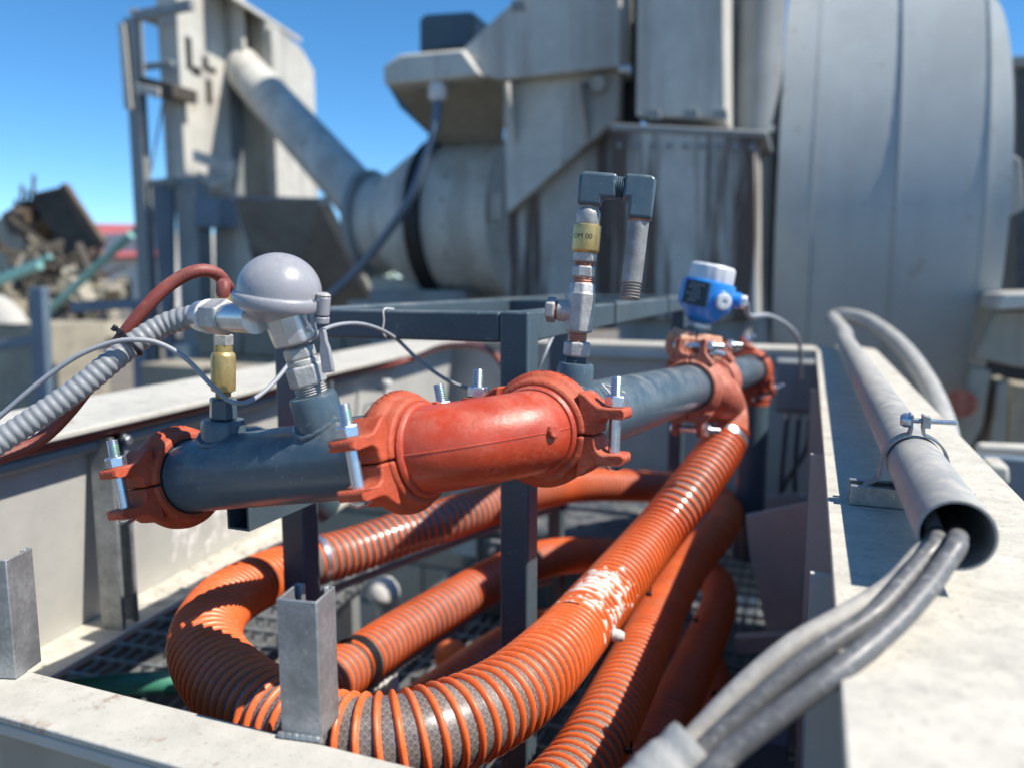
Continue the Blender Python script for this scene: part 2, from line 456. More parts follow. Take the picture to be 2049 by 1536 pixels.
# ---- boxes and column left of the drum
t = thing('dust_box', 'grey plate box with brown rust runs below the conveyor head', 'machine', onA(1370, 640, 4.5))
pl([(1228, 262), (1512, 268), (1514, 640), (1224, 640)], 4.5, 1.2, 'front_panel', 'machine_rust', t)
pl([(1220, 246), (1536, 262), (1536, 276), (1220, 262)], 4.485, 1.235, 'top_lip', 'machine_dark', t)
pl([(1420, 280), (1434, 280), (1434, 600), (1420, 600)], 4.495, .05, 'seam_cover', 'machine_rust', t, bevel=.002)
bb(4.6, 5.6, pB(1240, 4.6), pB(1500, 4.6), ZGR, pz(640, 1370, 4.5), 'base', 'machine_dark', t)
for k in range(9):
    q = onA(1240 + k * 33, 292 + k * .5, 4.5)
    MB().hexn(q, q - a_ * .015, .018).build('flange_bolt', M['machine_dark'], t)
t = thing('riser_box', 'tall pale grey box duct rising above the rusty box', 'duct', onA(1360, 246, 4.6))
pl([(1276, -140), (1448, -140), (1450, 238), (1272, 232)], 4.6, .9, 'front_panel', 'machine', t)
for px in (1308, 1384, 1442):
    pl([(px - 12, 218), (px + 12, 218), (px + 14, 238), (px - 14, 237)], 4.575, .03, 'foot_bracket', 'machine_dark', t, bevel=.004)
t = thing('column_pipe', 'dull grey vertical pipe between the box duct and the drum', 'pipe', AB(5.1, pB(1505, 5.1), ZGR))
MB().cyl(AB(5.2, pB(1503, 5.2), ZGR), AB(5.2, pB(1503, 5.2), 4.5), .145, 28).build('pipe_wall', M['machine_dark'], t)
MB().cyl(AB(5.2, pB(1503, 5.2), pz(275, 1503, 5.2)), AB(5.2, pB(1503, 5.2), pz(262, 1503, 5.2)), .17, 28).build('flange', M['machine_dark'], t)
t = thing('gap_shade', 'black rubber curtain in the gap left of the box duct', 'shade sheet', AB(5.6, pB(1250, 5.6), ZGR))  # black sheets paint the shade of the open gaps
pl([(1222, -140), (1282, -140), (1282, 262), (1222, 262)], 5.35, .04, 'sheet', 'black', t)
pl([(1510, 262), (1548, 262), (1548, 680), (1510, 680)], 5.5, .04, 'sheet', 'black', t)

# ---- conveyor head housing, centre
t = thing('conveyor_housing', 'big grey slant-topped conveyor head housing high in the centre background', 'machine', onA(1110, 300, 5.0))
pl([(1242, -150), (1180, -150), (1040, -10), (925, 98), (962, 152), (1000, 160), (1240, 134)], 5.0, 1.6, 'side_plate', 'machine', t)
pl([(765, 132), (800, 108), (925, 97), (963, 151), (768, 172)], 4.93, 1.75, 'front_beam', 'machine', t, bevel=.02)
pl2([(776, 172), (1004, 160)], 5.05, [(1008, 292), (882, 292)], 5.9, .02, 'underside', 'tan_under', t)  # tan colour stands in for warm bounced light on this shaded face
MB().prism([onA(776, 172, 5.05), onA(800, 215, 5.3), onA(882, 292, 5.9), onA(800, 180, 6.4)], UP * .02).build('cheek_plate', M['machine_dark'], t)
pl([(838, 38), (850, 28), (942, 22), (950, 30), (945, 92), (838, 106)], 5.3, .6, 'motor_cover', 'slate_frame', t, bevel=.03)
o = MB().revolve([(0, -.05), (.05, -.05), (.065, -.02), (.065, .05), (.05, .07), (0, .07)], onA(876, 188, 5.0), UP, 16).build('cable_gland', M['white'], t)
pl([(1024, 0), (1052, 0), (1052, 20), (1024, 20)], 4.985, .02, 'lifting_eye', 'machine_dark', t, bevel=.002)
bb(5.2, 7.7, pB(1050, 5.2), pB(1240, 5.2), 2.9, 7.2, 'bin', 'machine', t)  # unseen block added above the view to shade the feed tube
t = thing('leg_panel', 'grey gusseted panel below the conveyor head', 'panel', onA(1120, 640, 5.2))
pl([(1006, 164), (1240, 140), (1238, 236), (1014, 428), (1010, 300)], 5.12, .12, 'upper_plate', 'machine', t)
pl([(1014, 428), (1238, 236), (1238, 660), (1012, 660)], 5.24, .10, 'lower_plate', 'machine_rust', t)
for px in (1026, 1170):
    MB().prism([onA(px, 164, 5.11), onA(px + 2, 290, 5.11), onA(px - 18, 166, 4.9)], b_ * .02).build('gusset', M['machine'], t)
MB().cyl(onA(1196, 168, 5.115), onA(1196, 168, 5.05), .05, 18).build('bolt_cap', M['machine'], t)
MB().cyl(onA(1262, 140, 5.0), onA(1240, 140, 5.0), .03, 14).build('stub_shaft', M['alu'], t)

# ---- rotating drum on the left of the leg panel with the inclined tube
D = 5.6
t = thing('feed_drum', 'horizontal grey feed drum with black tyre in the centre background', 'drum', AB(D + .5, pB(900, D + .5), ZGR))
oB = pB(750, D + .55); czd = pz(444, 880, D + .55)
axd = AB(D + .55, oB, czd)
w_ = lambda px: pB(px, D + .55) - oB
ppm = 1548 / (onA(890, 440, D + .55) - EYE).length * 1.06
rr = lambda px: px / ppm
MB().revolve([(rr(96), 0), (rr(100), w_(770)), (rr(100), w_(792)), (rr(140), w_(850)), (rr(152), w_(890)), (rr(152), w_(1030))], axd, b_, 64).build('drum_shell', M['machine'], t, smooth=25)
MB().revolve([(rr(140), w_(880)), (rr(163), w_(882)), (rr(163), w_(908)), (rr(140), w_(910))], axd, b_, 64).build('tyre', M['black'], t, smooth=25)
MB().revolve([(rr(80), -.05), (rr(112), -.05), (rr(112), .02), (rr(80), .02)], axd, b_, 48).build('inlet_flange', M['machine_dark'], t, smooth=25)
for k in range(10):
    an = R(-80 + k * 18)
    hp = axd + b_ * (w_(950)) + (-a_ * math.cos(an) + UP * math.sin(an)) * rr(152.5)
    MB().box(hp, .02, .02, .02).build('bolt', M['machine_dark'], t)
pl([(960, 390), (1004, 384), (1004, 440), (960, 446)], D - .02, .03, 'inspection_plate', 'machine', t)
bb(D + .1, D + 1.0, oB + .2, oB + 1.1, ZGR, czd - rr(140), 'cradle', 'machine_dark', t)
t = thing('feed_tube', 'fat grey feed tube sloping from the tower down to the drum', 'tube', axd - UP * .3)
q0_, q1_ = onA(458, 108, 7.95), onA(770, 452, D + .55)
MB().tube([q0_.lerp(q1_, i / 8) for i in range(9)], .235, 32).build('tube_wall', M['machine'], t)
MB().revolve([(.23, -.03), (.285, -.03), (.285, .03), (.23, .03)], q0_.lerp(q1_, .93), q1_ - q0_, 32).build('flange', M['machine_dark'], t)
MB().tube([q0_.lerp(q1_, i / 8) - UP * .29 for i in range(2, 8)], .035, 10).build('cable_tray', M['machine'], t)
tag(MB().tube(spline([onA(876, 200, 5.0), onA(872, 250, 4.95), onA(858, 300, 4.95), onA(825, 390, 4.95), onA(780, 460, 5.0), onA(715, 540, 5.1), onA(650, 600, 5.2), onA(560, 680, 5.3)], .1), .032, 12).build('drop_hose', M['bluegrey']), 'dark hose drooping from the conveyor head across the drum', 'hose')

# ---- tower at the left
t = thing('silo_tower', 'tall grey steel tower with marked column at the upper left', 'tower', onA(430, 640, 6.9))
D = 6.8
Bc0, Bc1 = pB(340, D), pB(379, D)
bb(D, D + .75, Bc0, Bc1, pz(372, 360, D), 4.6, 'main_column', 'machine', t)
bb(D + .76, D + 1.0, Bc1 - .30, Bc1 - .02, -1.2, 4.6, 'rear_column', 'machine_dark', t)
# marks stencilled on the sunlit side
for (A, z, w, h) in ((.14, 2.42, .09, .34), (.24, 2.26, .14, .09), (.38, 2.38, .08, .14), (.47, 2.33, .16, .06), (.42, 2.08, .08, .26)):
    MB().box(AB(D + A, Bc1 + .003, z + .05), .004, w, h).build('stencil_mark', M['ink'], t)
# housing behind with roof slope
Bh0, Bh1 = pB(420, 7.8), pB(545, 7.8)
zt = pz(60, 520, 7.8)
hz0 = pz(388, 540, 7.8)
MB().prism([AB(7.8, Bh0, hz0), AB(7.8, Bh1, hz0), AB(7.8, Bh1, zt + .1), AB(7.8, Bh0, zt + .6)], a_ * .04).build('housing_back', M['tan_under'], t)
MB().prism([AB(7.78, Bh1, hz0), AB(8.7, Bh1, hz0 - .1), AB(8.7, Bh1, zt - .25), AB(8.45, Bh1, zt - .05), AB(7.78, Bh1, zt + .1)], b_ * .05).build('housing_side', M['machine'], t)
MB().prism([AB(7.2, Bh0, zt + .62), AB(7.2, Bh1 + .06, zt + .15), AB(8.45, Bh1 + .06, zt + .02), AB(8.45, Bh0, zt + .5)], UP * .05).build('housing_roof', M['machine'], t)
bb(7.84, 8.6, Bh0, Bh1, hz0 - .02, hz0 + .03, 'housing_floor', 'machine_dark', t)
bb(7.78, 7.84, Bh1 + .06, Bh1 + .12, hz0 - .1, zt, 'edge_post', 'machine', t)
bb(7.57, 7.64, pB(425, 7.6), pB(506, 7.6), 2.3, 4.8, 'riser', 'machine', t)
# lower hopper skirts
pl([(300, 364), (346, 362), (346, 720), (330, 720)], D + .05, .05, 'skirt', 'bluegrey', t)
pl([(348, 352), (392, 352), (404, 740), (366, 740)], D - .02, .22, 'leg', 'machine_dark', t)
pl([(428, 385), (462, 385), (540, 640), (560, 760), (428, 760)], D + .4, .06, 'skirt', 'machine', t)
pl2([(466, 396), (646, 402)], 6.62, [(748, 612), (548, 640)], 8.3, .03, 'hopper_plate', 'machine_dark', t)
MB().tube([onA(648, 402, 6.6), onA(750, 608, 8.28)], .05, 8).build('hopper_edge', M['machine'], t)
pl([(385, 300), (470, 330), (470, 352), (385, 322)], D - .1, .08, 'bracket', 'machine', t)
pl([(388, 395), (440, 395), (440, 455), (388, 455)], D - .06, .25, 'drive_box', 'bluegrey', t)
MB().tube([onA(398, 350, D - .1), onA(430, 372, D - .1), onA(462, 362, D - .1), onA(466, 320, D - .1)], .035, 8).build('handrail', M['machine'], t)
# access frame left of the tower
t = thing('access_frame', 'slender grey access frame with platform left of the tower', 'frame', onA(280, 760, 6.6))
Dm = 6.5
MB().prism([onA(246, 36, Dm), onA(270, 36, Dm), onA(304, 640, Dm), onA(280, 640, Dm)], a_ * .10).build('post', M['machine_dark'], t)
MB().prism([onA(236, 46, Dm - .05), onA(246, 46, Dm - .05), onA(262, 218, Dm - .05), onA(248, 218, Dm - .05)], a_ * .03).build('lit_strip', M['machine'], t)  # pale strip paints the sunlit sliver along the post
MB().prism([onA(280, 640, Dm), onA(304, 640, Dm), onA(318, 900, Dm), onA(294, 900, Dm)], a_ * .10).build('post', M['machine_dark'], t)
pl([(262, 22), (380, -4), (380, 18), (262, 42)], Dm, .07, 'top_rail', 'machine_dark', t)
MB().tube([onA(268, 26, Dm + .04), onA(345, 56, Dm + .9)], .05, 10).build('top_brace', M['machine'], t)
pl([(270, 150), (346, 168), (346, 196), (270, 184)], Dm + .02, .35, 'platform', 'timber', t)
pl([(276, 128), (342, 120), (342, 132), (276, 140)], Dm + .1, .06, 'rail', 'machine_dark', t)
pl([(270, 166), (318, 176), (318, 196), (270, 186)], Dm - .02, .03, 'toe_board', 'machine', t)
pl([(272, 362), (350, 354), (350, 366), (272, 376)], Dm + .02, .06, 'rail', 'machine_dark', t)
MB().tube([onA(327, 200, Dm + .1), onA(300, 355, Dm + .1)], .012, 6).build('wire_brace', M['machine_dark'], t)

# ---- loading platform and clutter seen between tower and drum
t = thing('loading_deck', 'sunlit pale deck plates beyond the slate frame', 'deck', onA(800, 640, 7.0))
bb(6.6, 8.2, pB(735, 7), pB(860, 7) + .35, pz(600, 800, 7) - .25, pz(582, 800, 7) - .1, 'deck_plate', 'beam', t)
bb(6.9, 8.0, pB(750, 7), pB(840, 7) + .2, pz(598, 800, 7) - .05, pz(556, 800, 7), 'kerb_block', 'beam', t)
for px in (745, 860):
    bb(6.7, 6.85, pB(px, 6.7), pB(px, 6.7) + .15, ZGR, pz(600, 800, 7) - .26, 'deck_leg', 'machine_dark', t)

# ---- far left: old crusher, red-roofed shed, conveyors, stores
t = thing('old_crusher', 'rusty old crusher with slanting timber chute on the far left horizon', 'machine', onA(90, 620, 13))
pl([(-60, 450), (40, 428), (52, 560), (-60, 580)], 13, 1.5, 'side_bin', 'tan_under', t)
pl([(0, 430), (50, 400), (110, 400), (96, 436), (60, 470), (20, 470)], 12.8, .35, 'hood', 'rust', t)
for k in range(7):
    x0 = 60 + k * 9.5
    pl([(x0, 388 - k * 2.3), (x0 + 7, 386 - k * 2.3), (x0 + 76, 500 - k * 1.5), (x0 + 66, 504 - k * 1.5)], 12.6, .25, 'chute_plank', 'timber', t)
pl([(118, 372), (128, 366), (206, 484), (192, 502)], 12.5, .12, 'chute_side', 'rust', t)
pl([(40, 450), (100, 440), (140, 515), (60, 530)], 13.4, .2, 'opening', 'black', t)  # black plate paints the shade inside the opening
pl([(20, 540), (180, 498), (182, 514), (20, 560)], 12.4, .3, 'support_beam', 'rust', t)
pl([(86, 512), (98, 510), (98, 640), (86, 640)], 12.6, .2, 'leg', 'rust', t)
pl([(178, 500), (190, 498), (192, 650), (180, 650)], 12.6, .2, 'leg', 'rust', t)
for k in range(4):
    MB().cyl(onA(30 + k * 12, 432 - k * 8, 12.7), onA(32 + k * 12, 400 - k * 10 - (k % 2) * 20, 12.7), .04, 8).build('rod', M['rust'], t)
MB().cyl(onA(36, 430, 12.6), onA(62, 434, 12.6), .16, 14).build('flywheel', M['rust'], t)
rnd = random.Random(11); mb = MB()
for k in range(120):
    x = rnd.uniform(-60, 200); y = rnd.uniform(500, 640) - 45 * math.exp(-((x - 30) / 60) ** 2)
    q = onA(x, y, rnd.uniform(10.5, 15)); d_ = Vector((rnd.uniform(-1, 1), rnd.uniform(-1, 1), rnd.uniform(-.7, .9))).normalized(); e_ = perp(d_)[0]
    mb.box(q, rnd.uniform(.25, 1.1), rnd.uniform(.04, .12), rnd.uniform(.04, .14), X=d_, Y=e_, Z=d_.cross(e_))
o = tag(mb.build('scrap_pile', M['timber']), 'jumbled brown pile of scrap beams round the old crusher', 'scrap'); o['kind'] = 'stuff'
mb = MB()
for k in range(70):
    x = rnd.uniform(-40, 250); y = rnd.uniform(560, 665)
    q = onA(x, y, rnd.uniform(9.8, 13)); d_ = Vector((rnd.uniform(-1, 1), rnd.uniform(-1, 1), rnd.uniform(-.5, .9))).normalized(); e_ = perp(d_)[0]
    mb.box(q, rnd.uniform(.3, 1.1), rnd.uniform(.04, .12), rnd.uniform(.04, .3), X=d_, Y=e_, Z=d_.cross(e_))
o = tag(mb.build('scrap_pile', M['concrete']), 'pale rubble and boards strewn before the old crusher', 'scrap'); o['kind'] = 'stuff'
t = thing('red_shed', 'white shed with faded red roof far behind the tower frame', 'building', onA(260, 620, 24))
pl([(196, 470), (330, 462), (332, 620), (196, 620)], 24, 5, 'wall', 'wallwhite', t)
pl2([(188, 520), (340, 515)], 23.6, [(330, 455), (192, 452)], 26.5, .1, 'roof', 'redroof', t)
pl([(228, 560), (262, 560), (262, 600), (228, 600)], 23.95, .06, 'window', 'glass', t)
pl([(280, 556), (312, 556), (312, 618), (280, 618)], 23.95, .06, 'door', 'bluegrey', t)
for k, (p, q, lab) in enumerate((((74, 645), (262, 470), 'teal conveyor boom slanting up behind the red hose'), ((-40, 580), (80, 532), 'teal conveyor boom at the left edge above the white tarpaulin'))):
    P, Q = onA(*p, 9.5), onA(*q, 9.5)
    t = thing('conveyor_boom', lab, 'conveyor', (P + Q) / 2, 'teal conveyor booms')
    MB().tube([P, Q], .07, 8).build('lower_chord', M['teal'], t)
    MB().tube([P + UP * .16 + a_ * .2, Q + UP * .16 + a_ * .2], .05, 8).build('upper_chord', M['teal'], t)
    n = 9
    for i in range(n):
        x = P.lerp(Q, i / n); y = P.lerp(Q, (i + .5) / n) + UP * .16 + a_ * .2
        MB().tube([x, y], .022, 6).build('lattice_bar', M['teal'], t)
t = thing('tarpaulin_stack', 'white tarpaulin covered stack at the left edge', 'stack', onA(10, 660, 8))
rows = []
mb = MB(); nx, ny = 12, 7
for j in range(ny + 1):
    for i in range(nx + 1):
        x = -120 + 180 * i / nx; f = j / ny
        base = onA(x, 648, 8 + 1.4 * (.5 - abs(f - .5)) * 0 + f * 1.4)
        hgt = (.52 * math.sin(math.pi * f) ** .5) * (1 - (i / nx) ** 6) + .04 * noise.noise(Vector((i * .7, j * .7, 0)))
        mb.v.append(base + UP * max(0, hgt))
for j in range(ny):
    for i in range(nx):
        k = j * (nx + 1) + i; mb.f.append((k, k + 1, k + nx + 2, k + nx + 1))
mb.build('tarpaulin', M['beam'], t, recalc=False, smooth=80)
MB().span(8.05, 9.3, pB(-120, 8), pB(48, 8), ZGR, pz(650, 0, 8)).build('pallet_stack', M['concrete'], t, bevel=.02)
# block walls of the stores, laid in courses
def block_wall(label, A, B0, B1, z0, z1, bw=.62, bh=.30, th=.4, m='concrete', along=None):
    t = thing('block_wall', label, 'wall', AB(A, (B0 + B1) / 2, z0))
    nrow = max(1, int((z1 - z0) / bh)); bh = (z1 - z0) / nrow
    sh = None
    for r in range(nrow):
        x = B0 - (bw / 2 if r % 2 else 0)
        while x < B1 - .05:
            c = AB(A + th / 2 + random.uniform(-.012, .012), x + bw / 2, z0 + (r + .5) * bh)
            if sh is None:
                o = MB().box(c, bw - .012, th, bh - .012).build('block', M[m], t, bevel=.012)
                o.data.transform(Matrix.Translation(worldloc(t) - c)); o.location = c - worldloc(t); sh = o
            else:
                o = sh.copy(); COL.objects.link(o); o.parent = t; o.location = c - worldloc(t)
                o.rotation_euler = (0, 0, random.uniform(-.02, .02))
            x += bw
    return t
block_wall('sandy concrete block wall beyond the left beam', 4.6, -4.6, -2.35, ZGR, -.62)
block_wall('lower concrete block wall farther off beyond the left beam', 6.6, -6.2, -2.6, ZGR, -.45, m='concrete')
# heap of spoil
def heap(label, c, rx, ry, h, m, seed):
    mb = MB(); n = 40; k = 14
    for j in range(k + 1):
        for i in range(n):
            an = 2 * math.pi * i / n; f = j / k
            r = 1 - f
            nz_ = noise.fractal(Vector((math.cos(an) * r * 3, math.sin(an) * r * 3, seed)), .8, 2, 4)
            mb.v.append(c + a_ * (math.sin(an) * ry * r) + b_ * (math.cos(an) * rx * r) + UP * (h * f * (1 + .3 * nz_) + .06 * nz_ if j else 0))
    for j in range(k):
        for i in range(n):
            q = (i + 1) % n; mb.f.append((j * n + i, j * n + q, (j + 1) * n + q, (j + 1) * n + i))
    return tag(mb.build('spoil_heap', M[m], recalc=False, smooth=70), label, 'heap')
heap('brown spoil heap behind the grey conduit on the left', AB(9.5, -6.2, ZGR), 2.6, 2.0, 2.6, 'rust', 2.0)
heap('sandy spoil heap below the teal boom', AB(11.5, -8.2, ZGR), 3.0, 2.0, 2.2, 'concrete', 5.0)
# blue railing at the left
t = thing('blue_railing', 'blue grey steel railing post and rail at the left edge', 'railing', onA(75, 800, 4.0))
pl([(56, 575), (84, 575), (100, 900), (70, 900)], 4.0, .06, 'post', 'bluegrey', t)
pl([(-60, 692), (72, 672), (72, 690), (-60, 712)], 4.02, .04, 'rail', 'bluegrey', t)
t = thing('blue_railing', 'long blue grey railing beyond the red hose loop', 'railing', onA(300, 760, 5.6))
pl([(140, 606), (300, 598), (300, 616), (140, 626)], 5.6, .05, 'rail', 'bluegrey', t)
pl([(262, 616), (292, 615), (296, 800), (268, 800)], 5.6, .06, 'post', 'bluegrey', t)
pl([(196, 690), (264, 684), (264, 696), (196, 702)], 5.62, .04, 'rail', 'bluegrey', t)
pl([(346, 690), (380, 690), (384, 800), (350, 800)], 5.4, .12, 'post', 'machine', t)
# ---- right edge: concrete bays and a capping beam
t = thing('storage_bay', 'tan concrete storage bay with dark openings at the right edge', 'wall', onA(2020, 960, 4.6))
pl([(2008, 588), (2180, 584), (2180, 612), (1996, 620)], 4.55, 1.0, 'capping_beam', 'machine', t)
pl([(1994, 624), (2180, 616), (2180, 745), (2035, 735), (1985, 724), (1950, 716)], 4.7, .12, 'upper_panel', 'tan_under', t)
pl([(1945, 734), (1985, 742), (1968, 850), (1938, 905), (1905, 900)], 4.75, .2, 'pier', 'tan_under', t)
pl([(1998, 765), (2020, 760), (2012, 900), (1978, 896)], 4.72, .25, 'pier', 'tan_under', t)
pl([(2024, 766), (2120, 780), (2120, 900), (2016, 900)], 4.9, .2, 'pier', 'concrete', t)
pl([(1880, 600), (2220, 600), (2220, 1000), (1880, 1000)], 6.4, .1, 'back_sheet', 'black', t)  # black sheet paints the shade in the bay openings
MB().tube([onA(1920, 806, 4.55), onA(1932, 805, 5.0)], .075, 14).build('pipe_end', M['red_pale'], t)
t = thing('edge_rail', 'pale timber rail and block outside the right beam', 'rail', onA(2000, 960, 2.6))
pl([(1960, 890), (2140, 896), (2140, 915), (1955, 908)], 2.6, .06, 'rail', 'beam', t)
pl([(1980, 930), (2020, 932), (2022, 970), (1982, 970)], 2.4, .12, 'block', 'beam', t)
pl([(1900, 905), (2160, 925), (2160, 1060), (1900, 1040)], 2.75, .05, 'board', 'bluegrey', t)
t = thing('dark_stack', 'dark steel stack beyond the drum at the right edge', 'machine', onA(2060, 640, 7.5))
pl([(2034, 118), (2200, 110), (2200, 640), (2034, 640)], 7.5, 1.2, 'casing', 'dark_plate', t)
pl([(2028, 112), (2210, 104), (2210, 124), (2028, 132)], 7.4, 1.4, 'cap', 'machine_dark', t)
# distant trees along the horizon
def tree(label, c, r, h, seed):
    t = thing('tree', label, 'tree', c, 'trees on the far horizon')
    rnd = random.Random(seed)
    MB().tube([c, c + UP * h * .3 + b_ * .1, c + UP * h * .62], [.14 * r, .10 * r, .05 * r], 8).build('trunk', M['timber'], t)
    mb = MB()
    for k in range(900):
        th = rnd.uniform(0, 2 * math.pi); z = rnd.uniform(-1, 1); q = rnd.random() ** .45
        lob = 1 + .28 * math.sin(th * 3 + seed) * (1 - abs(z))
        x = r * q * lob * math.sqrt(1 - z * z)
        p = c + UP * (h * .62 + z * h * .36 * q) + b_ * (x * math.cos(th)) + a_ * (x * math.sin(th))
        s_ = rnd.uniform(.10, .26) * r * .5
        d1_ = Vector((rnd.uniform(-1, 1), rnd.uniform(-1, 1), rnd.uniform(-.6, .6))).normalized(); d2_ = perp(d1_, Vector((rnd.uniform(-1, 1), .3, 1)))[0]
        mb.add([p - d1_ * s_, p + d2_ * s_ * .6, p + d1_ * s_, p - d2_ * s_ * .6], [(0, 1, 2, 3)])
    mb.build('crown', M['leaf'], t, recalc=False, smooth=0)
for k, (px, D_, r, h, lab) in enumerate(((175, 40, 2.4, 4.6, 'dark tree just left of the red shed roof'), (20, 46, 3.4, 4.6, 'dark tree behind the old crusher'), (330, 50, 3, 4.4, 'dark tree right of the red shed'), (700, 45, 3.2, 4.8, 'dark tree seen under the feed tube'), (2060, 12, 1.8, 5.2, 'dark tree at the right edge beside the drum'), (100, 60, 4, 5, 'dark tree farthest off between crusher and shed'))):
    p = onA(px, 560, D_); tree(lab, Vector((p.x, p.y, 0)), r, h, k + 1)
# ================================================================== the steel rim round the pit
ZT = -0.26; ZF = -0.43; ZB = -0.608; ZG = -1.12
A_BACK = 3.28
# left wall beam, turned a little outward from the rest of the rim
LT = R(6.3)
a2 = (a_ * math.cos(LT) - b_ * math.sin(LT)).normalized(); b2 = Vector((a2.y, -a2.x, 0))
LW0 = AB(.92, -1.21, 0)
def LW(A, B, z):
    p = LW0 + a2 * A + b2 * B
    return Vector((p.x, p.y, H + z))
ZB = -.68
def lspan(A0, A1, B0, B1, z0, z1):
    return MB().box(LW((A0 + A1) / 2, (B0 + B1) / 2, (z0 + z1) / 2), B1 - B0, A1 - A0, z1 - z0, X=b2, Y=a2)
t = thing('wall_beam', 'deep pale grey steel beam with dusty top along the left of the pit', 'beam', LW(.8, -.1, ZB))
LA0, LA1 = -.75, 2.32
lspan(LA0, LA1, -.30, 0, ZT - .012, ZT).build('top_flange', M['beam'], t, bevel=.003)
MB().prism([LW(LA0, -.112, ZB), LW(LA0, -.124, ZB), LW(LA0, -.074, ZT - .014), LW(LA0, -.062, ZT - .014)], a2 * (LA1 - LA0 - .01)).build('web', M['beam_in'], t)
lspan(LA0, LA1 - .01, -.30, -.002, ZB - .014, ZB - .001).build('bottom_flange', M['beam_dusty'], t, bevel=.003)
lspan(LA0, LA1 - .012, -.29, -.28, ZB, ZT - .014).build('outer_plate', M['beam_in'], t)
# dried lime runs on the web and caked dust on the flange
def crust(name, parent, P, nx, ny, w, h, X, Y, N_, thr, amp, m, seed, sc_=18):
    mb = MB(); vs = {}
    for j in range(ny + 1):
        for i in range(nx + 1):
            u, v = i / nx, j / ny
            p = P + X * (u * w) + Y * (v * h)
            n = noise.fractal(Vector((u * w * sc_, v * h * sc_ * .5, seed)), .8, 2.1, 5)
            e = n + .35 - 1.5 * abs(u - .5) ** 1.6 - 1.2 * abs(v - .5) ** 2
            vs[i, j] = (p, e)
    keep = {}
    for j in range(ny):
        for i in range(nx):
            q = [(i, j), (i + 1, j), (i + 1, j + 1), (i, j + 1)]
            if max(vs[k][1] for k in q) > thr:
                idx = []
                for k in q:
                    if k not in keep:
                        p, e = vs[k]
                        keep[k] = len(mb.v); mb.v.append(p + N_ * (max(-.0006, min(1, (e - thr) * 1.6)) * amp + .0003))
                    idx.append(keep[k])
                mb.f.append(tuple(idx))
    if mb.f:
        o = mb.build(name, m, parent, recalc=False, smooth=60)
        o['kind'] = 'stuff'
        return o
wv = (LW(0, -.062, ZT - .014) - LW(0, -.112, ZB)).normalized()
crust('lime_run', t, LW(.42, -.1105, ZB + .012), 60, 70, .26, .20, a2, wv, b2, .16, .004, M['paste'], 3.3, 26)
crust('lime_run', t, LW(.78, -.1105, ZB + .012), 40, 40, .16, .10, a2, wv, b2, .2, .003, M['paste'], 7.7, 26)
crust('dust_crust', t, LW(.25, -.108, ZB), 160, 40, 1.9, .10, a2, b2, UP, .06, .009, M['beam_dusty'], 9.1, 30)
# back beam
t = thing('back_beam', 'pale grey steel beam across the far end of the pit', 'beam', AB(A_BACK + .1, -.5, ZB))
MB().span(A_BACK, A_BACK + .20, -1.80, .25, ZT - .015, ZT).build('top_flange', M['beam_dusty'], t, bevel=.003)
MB().span(A_BACK + .05, A_BACK + .06, -1.6, .04, ZG - .2, ZT - .017).build('web', M['beam_in'], t)
MB().span(A_BACK - .006, A_BACK + .006, -1.10, .041, ZT - .055, ZT - .017).build('front_lip', M['beam_in'], t)
# right beam with a cut in its inner lip
t = thing('side_beam', 'broad pale grey steel beam with dusty top along the right of the pit', 'beam', AB(1.6, .15, ZB))
MB().span(.10, A_BACK - .002, .030, .252, ZT - .012, ZT).build('top_flange', M['beam_dusty'], t, bevel=.0015)
MB().span(.10, A_BACK - .01, .062, .072, ZG - .2, ZT - .018).build('web', M['beam_in'], t)
MB().span(.10, A_BACK - .01, .242, .250, ZG - .2, ZT - .014).build('outer_plate', M['beam_in'], t)
for A in (.62, .78, 1.35, 2.2):
    MB().span(A, A + .008, .012, .061, ZG - .1, ZT - .02).build('stiffener', M['beam_in'], t)
# front beam
t = thing('front_beam', 'pale grey angle-section steel beam across the near end of the pit', 'beam', AB(.53, -.5, ZF - .3))
MB().span(.495, .570, -1.22, .03, ZF - .008, ZF).build('top_flange', M['beam'], t, bevel=.002)
MB().span(.497, .507, -1.22, .03, ZF - .024, ZF - .010).build('lower_lip', M['beam_in'], t, bevel=.003)
MB().span(.505, .513, -1.22, .03, ZG, ZF - .026).build('web', M['tan_under'], t)

